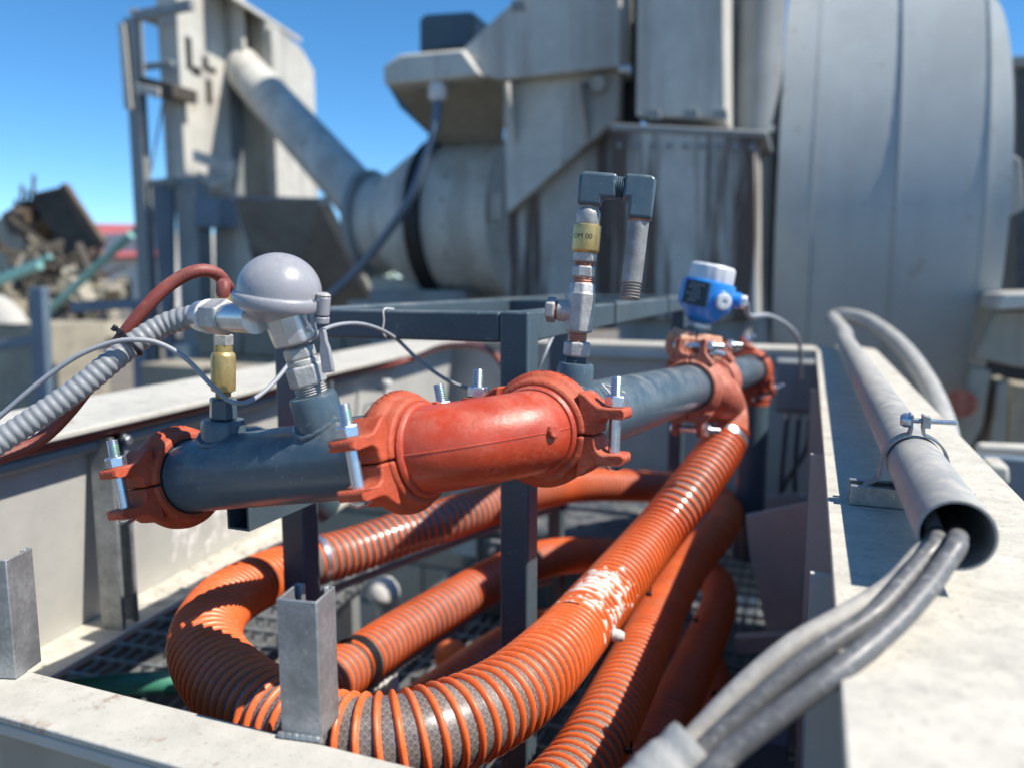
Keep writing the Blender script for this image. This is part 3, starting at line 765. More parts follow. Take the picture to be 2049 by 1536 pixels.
# strut channels: C profile with turned-in lips, opening along `op`
def channel(name, label, base, h, op, w=.041, dpt=.041, th=.0026, m='galv', group=None):
    op = op.normalized(); sd = UP.cross(op).normalized()
    lip = .0095; turn = .0075
    c = [(-w / 2, dpt - turn), (-w / 2, dpt), (-w / 2 + lip, dpt), (-w / 2 + lip, dpt - turn)]
    outer = [(-w / 2 + lip, dpt - turn), (-w / 2 + lip, dpt), (-w / 2, dpt), (-w / 2, 0), (w / 2, 0), (w / 2, dpt), (w / 2 - lip, dpt), (w / 2 - lip, dpt - turn)]
    inner = [(w / 2 - lip - th, dpt - turn), (w / 2 - lip - th, dpt - th + .0), (w / 2 - th, dpt - th), (w / 2 - th, th), (-w / 2 + th, th), (-w / 2 + th, dpt - th), (-w / 2 + lip + th, dpt - th), (-w / 2 + lip + th, dpt - turn)]
    inner = [(w / 2 - lip + th, dpt - turn), (w / 2 - lip + th, dpt - th), (w / 2 - th, dpt - th), (w / 2 - th, th), (-w / 2 + th, th), (-w / 2 + th, dpt - th), (-w / 2 + lip - th, dpt - th), (-w / 2 + lip - th, dpt - turn)]
    poly = outer + inner
    n = len(poly); vs = []
    for z in (0, h):
        vs += [base + sd * x + op * y + UP * z for x, y in poly]
    fs = [(i, (i + 1) % n, (i + 1) % n + n, i + n) for i in range(n)]
    k = 8
    for i in range(k - 1):
        q = (i, i + 1, 2 * k - 2 - i, 2 * k - 1 - i)
        fs += [q, tuple(x + n for x in q)[::-1]]
    o = MB().add(vs, fs).build(name, M[m], bevel=.0012, smooth=30)
    return tag(o, label, 'channel', group)
rot = Matrix.Rotation(R(9), 3, 'Z')
cb = onZ(622, 1452, ZF + .001); 
channel('strut_channel', 'galvanised strut channel stub standing on the front beam before the orange hose', cb - rot @ a_ * .02, .137, rot @ a_)
wf = cb - rot @ a_ * .02; sdv_ = rot @ b_
tag(MB().tube([wf + sdv_ * (-.022 + i * .0022) - rot @ a_ * .0015 + UP * (.0015 + .0006 * math.sin(i * 1.9)) for i in range(21)], .0032, 8).build('weld_bead', M['galv']), 'weld bead along the foot of the middle strut channel', 'weld')
rot2 = Matrix.Rotation(R(16), 3, 'Z')
cb2 = onZ(16, 1338, ZF + .001)
channel('strut_channel', 'galvanised strut channel stub at the left end of the front beam', cb2 - rot2 @ a_ * .02, .135, rot2 @ a_, w=.05)
p = onZ(198, 1243, ZB); q = p - LW0; Aw = q.dot(a2)
channel('wall_channel', 'galvanised strut channel fixed upright to the left wall below the pipe end', LW(Aw, -.060, ZB + .002), .385, b2, m='galv', w=.046, dpt=.050)
channel('wall_channel', 'galvanised strut channel on the left wall farther along behind the left hose', LW(Aw + .85, -.060, ZB + .002), .385, b2, m='galv', w=.046, dpt=.050)
# tool-less clamp on the wall channel
p = LW(Aw + .02, -.03, ZT - .045)
t = thing('pipe_clip', 'small black and zinc clip on the wall channel behind the left bolt', 'clip', p)
MB().cyl(p - b_ * .02, p + b_ * .012, .010, 14).build('clip_body', M['tie'], t)
MB().hexn(p + b_ * .013, p + b_ * .03, .009).build('nut', M['zinc'], t)

# ================================================================== inside the pit
t = thing('floor_grating', 'dark galvanised bar grating on the pit floor', 'grating', AB(1.9, -.55, ZG))
me_b = MB().box(Vector((0, 0, 0)), .004, 2.75, .03).build('bearing_bar', M['grate'], t)
me_c = MB().box(Vector((0, 0, 0)), 1.25, .006, .01).build('cross_bar', M['grate'], t)
for ob, me_, poss in ((me_b, me_b.data, [AB(1.93, -1.2 + i * .037, ZG) for i in range(34)]), (me_c, me_c.data, [AB(.6 + i * .095, -.57, ZG + .012) for i in range(29)])):
    me_.transform(Matrix.Translation(worldloc(t)))
    for i, pp in enumerate(poss):
        o = ob if i == 0 else ob.copy()
        if i: COL.objects.link(o); o.parent = t
        o.location = pp - worldloc(t)
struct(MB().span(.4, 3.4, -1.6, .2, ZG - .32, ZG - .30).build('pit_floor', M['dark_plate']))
struct(MB().span(.52, 3.30, -1.2, .24, -H, ZG - .325).build('plinth', M['concrete'], bevel=.02))
t = thing('walkway_grating', 'sunlit bar grating walkway under the left wall beam', 'grating', LW(.4, -.3, -.84))
ob_b = MB().box(Vector((0, 0, 0)), .005, 1.5, .03, X=b2, Y=a2).build('bearing_bar', M['galv'], t)
ob_c = MB().box(Vector((0, 0, 0)), 1.0, .007, .012, X=b2, Y=a2).build('cross_bar', M['galv'], t)
for ob, poss in ((ob_b, [LW(.25, -.80 + i * .034, -.84) for i in range(29)]), (ob_c, [LW(-.48 + i * .07, -.32, -.826) for i in range(21)])):
    ob.data.transform(Matrix.Translation(worldloc(t)))
    for i, pp in enumerate(poss):
        o = ob if i == 0 else ob.copy()
        if i: COL.objects.link(o); o.parent = t
        o.location = pp - worldloc(t)
def bx(name, label, cat, A0, A1, B0, B1, z0, z1, m, bevel=.004):
    return tag(MB().span(A0, A1, B0, B1, z0, z1).build(name, M[m], bevel=bevel), label, cat)
t = bpy.data.objects['walkway_grating']
for A in (-.4, .9):
    for B in (-.75, .1):
        MB().box(LW(A, B, (-.86 - H) / 2), .05, .05, H - .86, X=b2, Y=a2).build('leg', M['machine_dark'], t)
# dark machinery low in the pit
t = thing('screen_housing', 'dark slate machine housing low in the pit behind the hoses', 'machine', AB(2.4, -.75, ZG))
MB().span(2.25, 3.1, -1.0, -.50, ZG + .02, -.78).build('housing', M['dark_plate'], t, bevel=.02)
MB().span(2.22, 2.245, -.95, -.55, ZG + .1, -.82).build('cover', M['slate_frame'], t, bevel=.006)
for k in range(5):
    MB().cyl(AB(2.205, -.92 + k * .085, -.85), AB(2.22, -.92 + k * .085, -.85), .010, 8).build('cover_bolt', M['zinc'], t)
t = thing('chute_plate', 'grey tapered chute plate in the shade at the far right of the pit', 'plate', AB(2.6, -.2, ZG))
MB().prism([onA(1478, 1000, 2.75), onA(1600, 985, 2.75), onA(1608, 1290, 2.75), onA(1560, 1290, 2.75), onA(1500, 1090, 2.75)], a_ * .012).build('plate', M['beam_in'], t)
MB().prism([onA(1600, 985, 2.74), onA(1612, 985, 2.74), onA(1622, 1290, 2.74), onA(1608, 1290, 2.74)], -a_ * .05).build('rib', M['beam_in'], t)
tag(MB().span(1.55, 1.62, -.33, .0, ZG + .06, ZG + .2).build('cross_member', M['bluegrey'], bevel=.006), 'blue grey cross member low between hoses and right beam', 'beam')
t = thing('skirt_plate', 'large grey skirt plate in shade between hoses and right beam', 'plate', onA(1580, 1500, 1.9))
pl([(1492, 1030), (1618, 1004), (1612, 1520), (1548, 1520), (1540, 1290), (1500, 1110)], 1.9, .01, 'plate', 'beam_in', t, bevel=.002)
pl([(1470, 1275), (1596, 1268), (1596, 1300), (1470, 1310)], 1.86, .03, 'ledge', 'beam_in', t, bevel=.003)
pl([(1540, 1310), (1556, 1310), (1556, 1520), (1540, 1520)], 1.87, .03, 'rib', 'beam_in', t, bevel=.002)
t = thing('junction_box', 'grey junction box on the far wall under the back beam', 'box', onA(1600, 820, 2.9))
MB().box(onA(1598, 772, 2.9), .155, .09, .185).build('box_body', M['machine_dark'], t, bevel=.006)
MB().box(onA(1598, 772, 2.85), .140, .012, .165).build('lid', M['machine_dark'], t, bevel=.004)
for px in (1575, 1598, 1622):
    MB().cyl(onA(px, 822, 2.9), onA(px, 838, 2.9), .011, 10).build('cable_gland', M['white'], t)
for k, (px, lab, pts) in enumerate(((1575, 'black cable hanging in a long loop below the junction box', [(1575, 838), (1566, 930), (1562, 1030), (1580, 1088), (1597, 1050), (1590, 960), (1598, 838)]),
                         (1622, 'black cable dropping straight from the junction box', [(1622, 838), (1612, 900), (1560, 1000), (1556, 1180)]))):
    pth = spline([onA(x, y, 2.88) for x, y in pts], .02)
    tag(MB().tube(pth, .0085, 8).build('drop_cable', M['cable_dark']), lab, 'cable')
# small fittings on the far left wall, white knobs
for k, (A, dz, lab) in enumerate(((.95, -.075, 'white valve cap nearest the sensor fitting on the left wall'), (1.35, -.07, 'white valve cap under the flange left of the slate frame'), (1.42, -.13, 'low white valve cap on the left wall above the elbow'))):
    p = LW(A, .035, ZT + dz)
    t = thing('white_valve_cap', lab, 'cap', p, 'white caps on the left wall')
    MB().revolve([(0, .009), (.016, .008), (.019, 0), (.017, -.009), (.011, -.012), (.011, -.07), (0, -.07)], p, UP, 16).build('cap', M['white'], t)
    MB().cyl(p - UP * .03 - b2 * .12, p - UP * .03 - b2 * .01, .007, 8).build('stem', M['zinc'], t)
p = onA(768, 1185, 2.0)
t = thing('sensor_head', 'dusty pale sensor head low in the pit between two orange hoses', 'sensor', p - UP * .2)
MB().revolve([(0, .052), (.03, .043), (.046, .02), (.05, 0), (.05, -.012), (.036, -.03), (.024, -.04), (.024, -.07), (0, -.07)], p, UP, 20).build('head', M['white'], t)
MB().cyl(p - UP * .2, p - UP * .07, .013, 10).build('neck', M['steel'], t)
MB().hexn(p - UP * .11, p - UP * .085, .022).build('hex_nut', M['steel'], t)
tag(MB().tube(spline([W(40, 1400, 1.50), W(150, 1378, 1.53), W(280, 1366, 1.56), W(420, 1362, 1.6)], .03), .022, 14).build('drain_pipe', M['green']), 'green plastic drain pipe low in the near left corner of the pit', 'pipe')
t = thing('drive_wheel', 'orange guard disc low in the pit between hose runs', 'guard', onA(910, 1330, 1.85))
MB().revolve([(0, .02), (.03, .02), (.055, .012), (.06, 0), (.055, -.012), (0, -.012)], onA(908, 1320, 1.85), -a_, 24).build('disc', M['orange'], t)
MB().hexn(onA(908, 1320, 1.828), onA(908, 1320, 1.815), .012).build('nut', M['zinc'], t)
t = thing('cleat_strip', 'pale toothed plastic cleat strip behind the near hose bend', 'cleat', onA(750, 1400, 1.22))
for k in range(6):
    q = onA(725 + k * 11, 1418 - k * 6, 1.22)
    MB().prism([q - b_ * .005, q + b_ * .005, q + UP * .03], a_ * .03).build('tooth', M['white'], t)
MB().box(onA(752, 1410, 1.235), .075, .034, .012).build('base', M['white'], t)

# ================================================================== slate pipe support frame
FA, FZ = 1.034, -.040
BL, BM_ = -.790, -.394
TW = .045
t = thing('support_frame', 'dark slate square-tube frame standing inside the pit', 'frame', AB(2.2, -.74, ZG))
def sq(name, A0, A1, B0, B1, z0, z1, m='slate_frame'):
    return MB().span(A0, A1, B0, B1, z0, z1).build(name, M[m], t, bevel=.004, seg=3)
FE = 2.56
for (A, B) in ((FA, BL), (FA, BM_), (FE - TW, BL), (FE - TW, BM_)):
    sq('post', A, A + TW, B - TW / 2, B + TW / 2, ZG + .016, FZ - TW - .001 if A > FA else FZ)
sq('front_rail', FA + .002, FA + TW - .002, BL + TW / 2 + .0005, BM_ - TW / 2 - .0005, FZ - TW, FZ - .001)
sq('back_rail', FE - TW, FE, BL - TW / 2, BM_ + TW / 2, FZ - TW, FZ)
for B in (BL, BM_):
    sq('side_rail', FA + TW + .0005, FE - TW - .0005, B - TW / 2 + .001, B + TW / 2 - .001, FZ - TW, FZ - .001)
sq('inner_post', 1.98, 2.02, -.655, -.615, ZG + .016, FZ - TW - .001)
sq('cross_rail', 1.981, 2.019, BL + TW / 2 + .0005, BM_ - TW / 2 - .0005, FZ - TW - .001, FZ - .003)
# stub under the left pipe: open square tube
e = W(476, 1034, .985); Ae, Be, ze = e.dot(a_), e.dot(b_), e.z - H
wq = .034; tq = .003
for (x0, x1, z0, z1) in ((-wq / 2, wq / 2, wq / 2 - tq, wq / 2), (-wq / 2, wq / 2, -wq / 2, -wq / 2 + tq), (-wq / 2, -wq / 2 + tq, -wq / 2 + tq, wq / 2 - tq), (wq / 2 - tq, wq / 2, -wq / 2 + tq, wq / 2 - tq)):
    MB().span(Ae, FA + .043, Be + x0, Be + x1, ze + z0, ze + z1).build('stub_wall', M['slate_frame'], t)
sq('stub_rail', FA + .006, FA + .034, Be + wq / 2 + .001, BL - TW / 2 - .0005, ze - .017, ze + .017) if Be + wq / 2 < BL - TW / 2 else sq('stub_rail', FA + .006, FA + .034, BL + TW / 2 + .0005, Be - wq / 2 - .001, ze - .017, ze + .017)

# ================================================================== the manifold
PR = .0446                                   # pipe radius
C = W(0, 0, 1) * 0 + EYE + camvec(-.0133, .056, .751)
u = camvec(.87, -.131, -.476).normalized()    # left pipe, towards the elbow
v = camvec(.424, -.057, .904).normalized()    # right pipe, away from the elbow
upu = perp(u)[0]; upv = perp(v)[0]
nu = u.cross(upu).normalized()
if nu.y > 0: nu = -nu                         # towards the camera
nv = v.cross(upv).normalized()
if nv.x < 0: nv = -nv                         # right side of the right pipe

def bolt(parent, c, up, L0, L1, r=.0062, green=True, flip=False):
    """bolt through a lug pair, parent = coupling; c centre between the lugs"""
    b = MB().cyl(c - up * L0, c + up * .030, r, 16).build('bolt', M['zinc'], parent)
    MB().thread(c + up * .030, c + up * L1, r, .0019, 18).build('bolt_thread', M['zinc'], b)
    if green:
        h, q = perp(up)
        MB().revolve([(r * .90, .044), (r * .935, .0445), (r * .935, L1 - .006), (r * .90, L1 - .0055)], c, up, 12, -.3, 2.2, hint=Vector((.6, -.8, 0))).build('thread_coating', M['thread_green'], b)
    MB().hexn(c + up * .0295, c + up * .0425, .0118).build('nut', M['zinc'], b, bevel=.0006)
    MB().revolve([(0, -L0 - .007), (.006, -L0 - .0065), (.010, -L0 - .004), (.0118, -L0), (.0118, -L0 + .001), (0, -L0 + .001)], c, up, 18).build('bolt_head', M['zinc'], b)
def coupling(label, c, ax, up, s=1.0, w=.046, m='red_cast', sides=(1, -1), group='grooved pipe couplings', green=True):
    ax = ax.normalized(); up = (up - ax * up.dot(ax)).normalized(); sd = ax.cross(up).normalized()
    t = thing('pipe_coupling', label, 'coupling', c - up * .07 * s, group)
    hw = w / 2
    prof = [(.0452, -hw), (.0535, -hw), (.0560, -hw + .004), (.0575, -hw + .010), (.0625, -hw + .014), (.0640, -.004), (.0640, .004), (.0625, hw - .014), (.0575, hw - .010), (.0560, hw - .004), (.0535, hw), (.0452, hw)]
    prof = [(r * s, h * s) for r, h in prof]
    for sg in (1, -1):
        mb = MB()
        mb.revolve(prof, c, ax, 30, R(1.2), R(178.8), hint=sd, closed=True) if sg > 0 else mb.revolve(prof, c, ax, 30, R(181.2), R(358.8), hint=sd, closed=True)
        # which half: perp(ax, hint=sd) gives p=sd, q=ax x sd = -up
        uh = -up if sg > 0 else up
        for side in sides:
            pf = [(.0500, .0008), (.0665, .0008), (.0672, .010), (.0690, .0145), (.0730, .0175), (.0770, .0186), (.0940, .0186), (.0962, .0200), (.0970, .0225), (.0962, .0275), (.0940, .0298), (.0790, .0300), (.0690, .0310), (.0620, .0360), (.0540, .0430), (.0460, .0455)]
            hwid = [.0195 if x < .085 else (.0185 if x < .095 else .0135) for x, _ in pf]
            vs = []; n = len(pf)
            for k in (-1, 1):
                vs += [c + (sd * (side * x) + uh * y + ax * (k * hwid[i])) * s for i, (x, y) in enumerate(pf)]
            fs = [tuple(range(n)), tuple(range(n, 2 * n))[::-1]] + [(i, (i + 1) % n, (i + 1) % n + n, i + n) for i in range(n)]
            mb.add(vs, fs)
        o = mb.build('housing_half', M[m], t, bevel=.0022 * s, smooth=45)
    mb = MB()
    for k in range(7):
        an = R(62 + k * 7.5)
        rd = sd * math.cos(an) + up * math.sin(an); tn = ax.cross(rd)
        q = c + rd * (.0640 * s)
        for (x, y, w_, h_) in (((0, 0, .0012, .0058), (.0016, .002, .003, .0011)), ((0, .0022, .0036, .0011), (0, -.0022, .0036, .0011), (-.0014, 0, .0011, .004)), ((0, 0, .0012, .0056), (0, .0025, .0038, .0011)))[k % 3]:
            mb.box(q + tn * (x * s) + ax * (y * s), w_ * s, h_ * s, .0016 * s, X=tn, Y=ax, Z=rd)
    mk = mb.build('cast_marks', M[m], t); mk['kind'] = 'stuff'
    MB().revolve([(r * s, h) for r, h in ((.0447, -hw * s - .0012), (.0470, -hw * s - .0012), (.0470, hw * s + .0012), (.0447, hw * s + .0012))], c, ax, 36, closed=True).build('gasket', M['rubber'], t)
    for side in sides:
        bolt(t, c + sd * (side * .0820 * s), up, .030, .062, green=green)
    return t
def elbow(label, e0, d0, e1, d1, m='red', nub=None):
    """quarter bend from point e0 heading d0 to point e1 heading d1, with end beads"""
    t = thing('pipe_elbow', label, 'pipe elbow', (e0 + e1) / 2 - UP * .06, 'red cast pipe elbows')
    k = .5523 * (e1 - e0).length / math.sqrt(2)
    st = .016
    p0, p3 = e0 + d0 * st, e1 - d1 * st
    kk = .36 * (p3 - p0).length / math.sqrt(2)
    pts = [e0, e0 + d0 * st * .5]
    for i in range(29):
        q = i / 28
        pts.append(p0 * (1 - q) ** 3 + (p0 + d0 * kk) * 3 * q * (1 - q) ** 2 + (p3 - d1 * kk) * 3 * q * q * (1 - q) + p3 * q ** 3)
    pts += [e1 - d1 * st * .5, e1]
    MB().tube(pts, .0448, 40).build('bend', M[m], t, smooth=50)
    for e, d in ((e0, d0), (e1, -d1)):
        MB().revolve([(.0455, .019), (.0482, .0195), (.0492, .022), (.0482, .0245), (.0462, .0262)], e, d, 40).build('end_bead', M[m], t)
    # parting line left by the mould
    mid = pts[len(pts) // 2]; outd = (mid - (e0 + e1) / 2).normalized()
    nrm = d0.cross(d1).normalized()
    sp = []
    for i in range(2, len(pts) - 2):
        tg = (pts[i + 1] - pts[i - 1]).normalized()
        o_ = tg.cross(nrm)
        if o_.dot(outd) < 0: o_ = -o_
        sp.append(pts[i] + o_ * .0448)
    MB().tube(sp, .0008, 6).build('mould_seam', M[m], t)
    if nub:
        i = int(len(sp) * nub)
        o_ = (sp[i] - pts[i + 2]).normalized()
        MB().revolve([(.0075, -.002), (.0072, .0035), (.0060, .0050), (0, .0050)], sp[i], o_, 9).build('cast_nub', M[m], t, smooth=30)
    return t

END = .108
eL, eR = C - u * END, C + v * END
LP_END = C - u * .462            # far left end of the left pipe
elbow('glossy red cast elbow joining the two slate pipes at the nearest corner', eL, u, eR, v, nub=.80)
coupling('red coupling with two long bolts at the left end of the near elbow', eL - u * .004, u, upu)
coupling('red coupling with upright bolts between the near elbow and the long right pipe', eR + v * .004, v, upv)
coupling('red coupling at the far left end of the left slate pipe', LP_END, u, upu)
elbow('red cast elbow turning away behind the leftmost coupling', LP_END + u * .002, -u, LP_END - u * .192 + v * .192, v, nub=.22)
o = MB().tube(spline([LP_END - u * .192 + v * .193, LP_END - u * .192 + v * .34, LP_END - u * .192 + v * .49 - UP * .12], .04), PR, 24).build('return_pipe', M['slate'])
tag(o, 'short slate pipe running back from the leftmost elbow', 'pipe')

# left slate pipe with welded sockets
t = thing('manifold_pipe', 'left slate blue pipe carrying the domed sensor', 'pipe', (eL + LP_END) / 2 - UP * PR)
MB().tube([LP_END + u * .002 + u * (((eL - LP_END).length - .004) * i / 12) for i in range(13)], PR, 48).build('pipe_wall', M['slate'], t)
def socket(parent, base, dr, L, r, m='slate', weld=True):
    MB().revolve([(r * .6, -.03), (r, -.03), (r, L - .006), (r * .93, L - .001), (r * .80, L), (r * .5, L - .001), (r * .5, L - .01), (0, L - .01)], base, dr, 28).build('socket', M[m], parent)
    if weld:
        # bead where the socket meets the pipe
        h, q = perp(dr, u if parent['label'].startswith('left') else v)
        ax_ = u if parent['label'].startswith('left') else v
        pts = []
        for i in range(41):
            an = 2 * math.pi * i / 40
            rr = r + .0015
            off = h * math.cos(an) * rr + q * math.sin(an) * rr
            lat = off - ax_ * off.dot(ax_)
            drop = math.sqrt(max(1e-6, PR ** 2 - min(PR ** 2 * .98, lat.length ** 2))) - PR
            pts.append(base + off + dr * (drop + .0005) + Vector((0, 0, .0008 * math.sin(i * 2.3))))
        MB().tube(pts, .0034, 8).build('weld_bead', M[m], parent)
tS1 = .213
d1 = (upu * math.cos(R(9)) + nu * math.sin(R(9))).normalized()
s1 = C - u * tS1 + d1 * PR
socket(t, s1, d1, .032, .0262)
tS2 = .374
d2 = (UP + Vector((.05, 0, 0))).normalized()
s2 = C - u * tS2 + upu * PR
socket(t, s2, d2, .020, .0255)
tag(MB().hexn(s2 + d2 * .0195, s2 + d2 * .045, .0165).build('socket_bushing', M['slate']), 'slate painted hexagon bushing in the leftmost socket', 'bushing')

# right slate pipe pieces
Sc1, Sc2, Sc3 = .865, 1.095, 1.68
t = thing('manifold_pipe', 'long right slate pipe running away from the near elbow', 'pipe', C + v * .5 - UP * PR)
MB().tube([eR + v * (.002 + (Sc1 - END - .006) * i / 12) for i in range(13)], PR, 48).build('pipe_wall', M['slate'], t)
d3 = (UP + Vector((.075, 0, 0))).normalized()
s3 = C + v * .205 + upv * PR
socket(t, s3, d3, .026, .0225)
o = MB().tube([C + v * (Sc2 + .004 + (Sc3 - Sc2 - .006) * i / 6) for i in range(7)], PR, 40).build('manifold_pipe', M['slate'])
tag(o, 'short far slate pipe beyond the blue transmitter', 'pipe')
coupling('pale red coupling with its bolt across the top before the blue transmitter', C + v * Sc1, v, nv, m='red_pale', green=True)
coupling('pale red coupling just beyond the blue transmitter', C + v * Sc2, v, nv, m='red_pale')
coupling('red coupling at the far right end of the slate pipes', C + v * Sc3, v, (upv * .5 + nv * .8), m='red_cast')
tc_ = C + v * ((Sc1 + Sc2) / 2)
t = thing('pipe_tee', 'dusty red cast tee between two couplings under the blue transmitter', 'pipe tee', tc_ - UP * .1)
MB().tube([C + v * (Sc1 + .004 + (Sc2 - Sc1 - .008) * i / 6) for i in range(7)], .0465, 36).build('run', M['red_pale'], t)
for k in (.055, .172):
    MB().revolve([(.0462, -.006), (.0505, -.004), (.0505, .004), (.0462, .006)], C + v * (Sc1 + k), v, 36).build('collar', M['red_pale'], t)
bpts = spline([tc_, tc_ + nv * .03 - UP * .02 + v * .02, W(1452, 812, 1.76), W(1457, 846, 1.75), W(1453, 868, 1.74)], .01)
MB().tube(bpts, .0440, 28).build('branch', M['red_pale'], t)
fe = C + v * Sc3
elbow('red cast elbow turning down at the far right end of the slate pipes', fe + v * .003, v, fe + v * END - UP * END, -UP, m='red_cast')
o = MB().cyl(fe + v * END - UP * (END + .001), fe + v * END - UP * .6, PR, 24).build('down_pipe', M['slate'])
tag(o, 'slate pipe dropping from the far elbow into the pit', 'pipe')

# ================================================================== orange hoses
HR = .0447; RR = .0045; HD = 1.08
def hose(label, pts, pitch, seg_clamps=(), rr=RR):
    path = smooth_path(spline(pts, .012), 6)
    t = thing('spiral_hose', label, 'hose', path[len(path) // 2] - UP * .05, 'orange spiral hoses coiled in the pit')
    MB().tube(path, HR, 28, uv=True).build('hose_wall', M['hose_wall'], t, smooth=180)
    # raised helix
    cum = [0.0]
    for i in range(1, len(path)): cum.append(cum[-1] + (path[i] - path[i - 1]).length)
    frames = []
    t0 = (path[1] - path[0]).normalized(); p, q = perp(t0); last = t0
    for i in range(len(path)):
        tg = (path[min(i + 1, len(path) - 1)] - path[max(i - 1, 0)]).normalized()
        p = last.rotation_difference(tg) @ p; p = (p - tg * p.dot(tg)).normalized(); last = tg
        frames.append((p.copy(), tg.cross(p), tg))
    n = int(cum[-1] / pitch); spt = 26
    hel = []; k = 0
    for i in range(n * spt + 1):
        s = i / spt * pitch
        if s > cum[-1]: break
        while k < len(cum) - 2 and cum[k + 1] < s: k += 1
        f = (s - cum[k]) / max(1e-6, cum[k + 1] - cum[k])
        c = path[k].lerp(path[k + 1], f)
        P = frames[k][0].lerp(frames[k + 1][0], f); Q = frames[k][1].lerp(frames[k + 1][1], f)
        an = 2 * math.pi * i / spt
        hel.append((c, (P * math.cos(an) + Q * math.sin(an)).normalized(), frames[k][2]))
    mb = MB(); vs = []; fs = []
    prof = [(-.95, -.75), (-.80, .25), (-.45, .95), (0, 1.22), (.45, .95), (.80, .25), (.95, -.75)]
    kk = len(prof)
    for c, r_, tg in hel:
        for x, y in prof:
            vs.append(c + r_ * (HR + .0006 + y * rr * .86) + tg * (x * rr))
    for i in range(len(hel) - 1):
        for j in range(kk - 1):
            fs.append((i * kk + j, (i + 1) * kk + j, (i + 1) * kk + j + 1, i * kk + j + 1))
    mb.add(vs, fs); mb.build('helix_rib', M['orange'], t, recalc=False, smooth=180)
    return t, path, frames
def hw_(l): return [W(x[0], x[1], x[2] * HD) for x in l]
hA = [W(1456, 852, 1.75), W(1450, 880, 1.735)] + hw_([(1428, 920, 1.56), (1372, 995, 1.47), (1300, 1085, 1.38), (1170, 1240, 1.10), (1090, 1330, .93), (1005, 1402, .83), (900, 1452, .775), (780, 1482, .75), (660, 1478, .76), (540, 1428, .81), (445, 1355, .90), (410, 1280, 1.0), (448, 1205, 1.16), (535, 1155, 1.32), (615, 1126, 1.43)])
tA, pathA, frA = hose('top orange spiral hose curving round the near end of the pit', hA, .0168, rr=.0047)
hB = hw_([(624, 1123, 1.442), (700, 1103, 1.50), (800, 1068, 1.57), (900, 1037, 1.63), (1000, 1003, 1.75), (1080, 980, 1.88), (1150, 970, 2.05), (1230, 970, 2.2), (1320, 975, 2.32), (1400, 985, 2.38), (1450, 1010, 2.28), (1448, 1045, 2.1), (1418, 1085, 1.9), (1378, 1130, 1.74), (1325, 1220, 1.48), (1268, 1335, 1.24), (1205, 1460, 1.06), (1140, 1560, .96), (1050, 1640, .89), (940, 1680, .87), (800, 1680, .88), (680, 1630, .91), (600, 1550, .98), (570, 1470, 1.07), (610, 1400, 1.18), (700, 1335, 1.31)])
tB, pathB, frB = hose('orange spiral hose of the upper left run and second right run', hB, .0172, rr=.0041)
hC = hw_([(706, 1331, 1.318), (800, 1268, 1.45), (900, 1208, 1.58), (1000, 1150, 1.74), (1100, 1115, 1.92), (1200, 1110, 2.15), (1320, 1120, 2.3), (1420, 1150, 2.25), (1440, 1200, 2.05), (1420, 1260, 1.85), (1380, 1350, 1.62), (1320, 1470, 1.4), (1250, 1600, 1.2), (1130, 1720, 1.08), (960, 1750, 1.06), (790, 1680, 1.13), (720, 1560, 1.28), (790, 1450, 1.43)])
tC, pathC, frC = hose('orange spiral hose of the lower left run and third right run', hC, .0172, rr=.0041)
hD = hw_([(796, 1446, 1.44), (900, 1370, 1.58), (1000, 1300, 1.72), (1100, 1255, 1.92), (1250, 1255, 2.2), (1390, 1300, 2.15), (1428, 1370, 1.95), (1415, 1450, 1.75), (1380, 1560, 1.55)])
tD, pathD, frD = hose('lowest orange spiral hose deep in the pit', hD, .0172, rr=.0041)
def band(parent, path, frames, i, m, w=.011, r=.0512, name='hose_clamp', screw=True, an=0.6):
    c = path[i]; tg = frames[i][2]
    o = MB().revolve([(r - .0012, -w / 2), (r, -w / 2), (r, w / 2), (r - .0012, w / 2)], c, tg, 32, closed=True).build(name, M[m], parent)
    if screw:
        p, q = perp(tg, UP)
        rd = p * math.cos(an) + q * math.sin(an); tn = tg.cross(rd)
        MB().box(c + rd * (r + .004), .014, .012, .008, X=tn, Y=tg, Z=rd).build('screw_housing', M[m], o, bevel=.001)
        MB().cyl(c + rd * (r + .0055) - tn * .006, c + rd * (r + .0055) + tn * .017, .0042, 10).build('screw', M[m], o)
band(tB, pathB, frB, 1, 'zinc', r=.0510, an=-.9)
band(tC, pathC, frC, 1, 'tie', w=.02, r=.0508, screw=False, name='joint_sleeve')
band(tA, pathA, frA, 3, 'zinc', w=.013)
# dried white paste smeared round the top hose
def near_idx(path, p):
    return min(range(len(path)), key=lambda i: (path[i] - p).length)
i0 = near_idx(pathA, W(1150, 1255, 1.07 * HD)); i1 = near_idx(pathA, W(1215, 1185, 1.19 * HD))
i0, i1 = min(i0, i1), max(i0, i1)
mb = MB(); vs = []; fs = []; nn = 72
fine = [pathA[i].lerp(pathA[i + 1], k / 6) for i in range(i0 - 2, i1 + 2) for k in range(6)]
fr = [frA[i] for i in range(i0 - 2, i1 + 2) for k in range(6)]
for i, c in enumerate(fine):
    P, Q, tg = fr[i]; e = min(i, len(fine) - 1 - i) / (len(fine) / 2)
    for j in range(nn):
        an = 2 * math.pi * j / nn
        rd = P * math.cos(an) + Q * math.sin(an)
        n_ = noise.fractal(Vector((rd.x * 2.4, rd.y * 2.4 + i * .10, rd.z * 2.4 + 4)), .7, 2.2, 5)
        up_f = rd.z * .9 + .15  # paste lies thicker on the upper side
        vs.append(c + rd * (HR - .001 + .0052 * max(0, min(1.10, e * .75 + n_ * 2.0 + up_f * .45 - .30))))
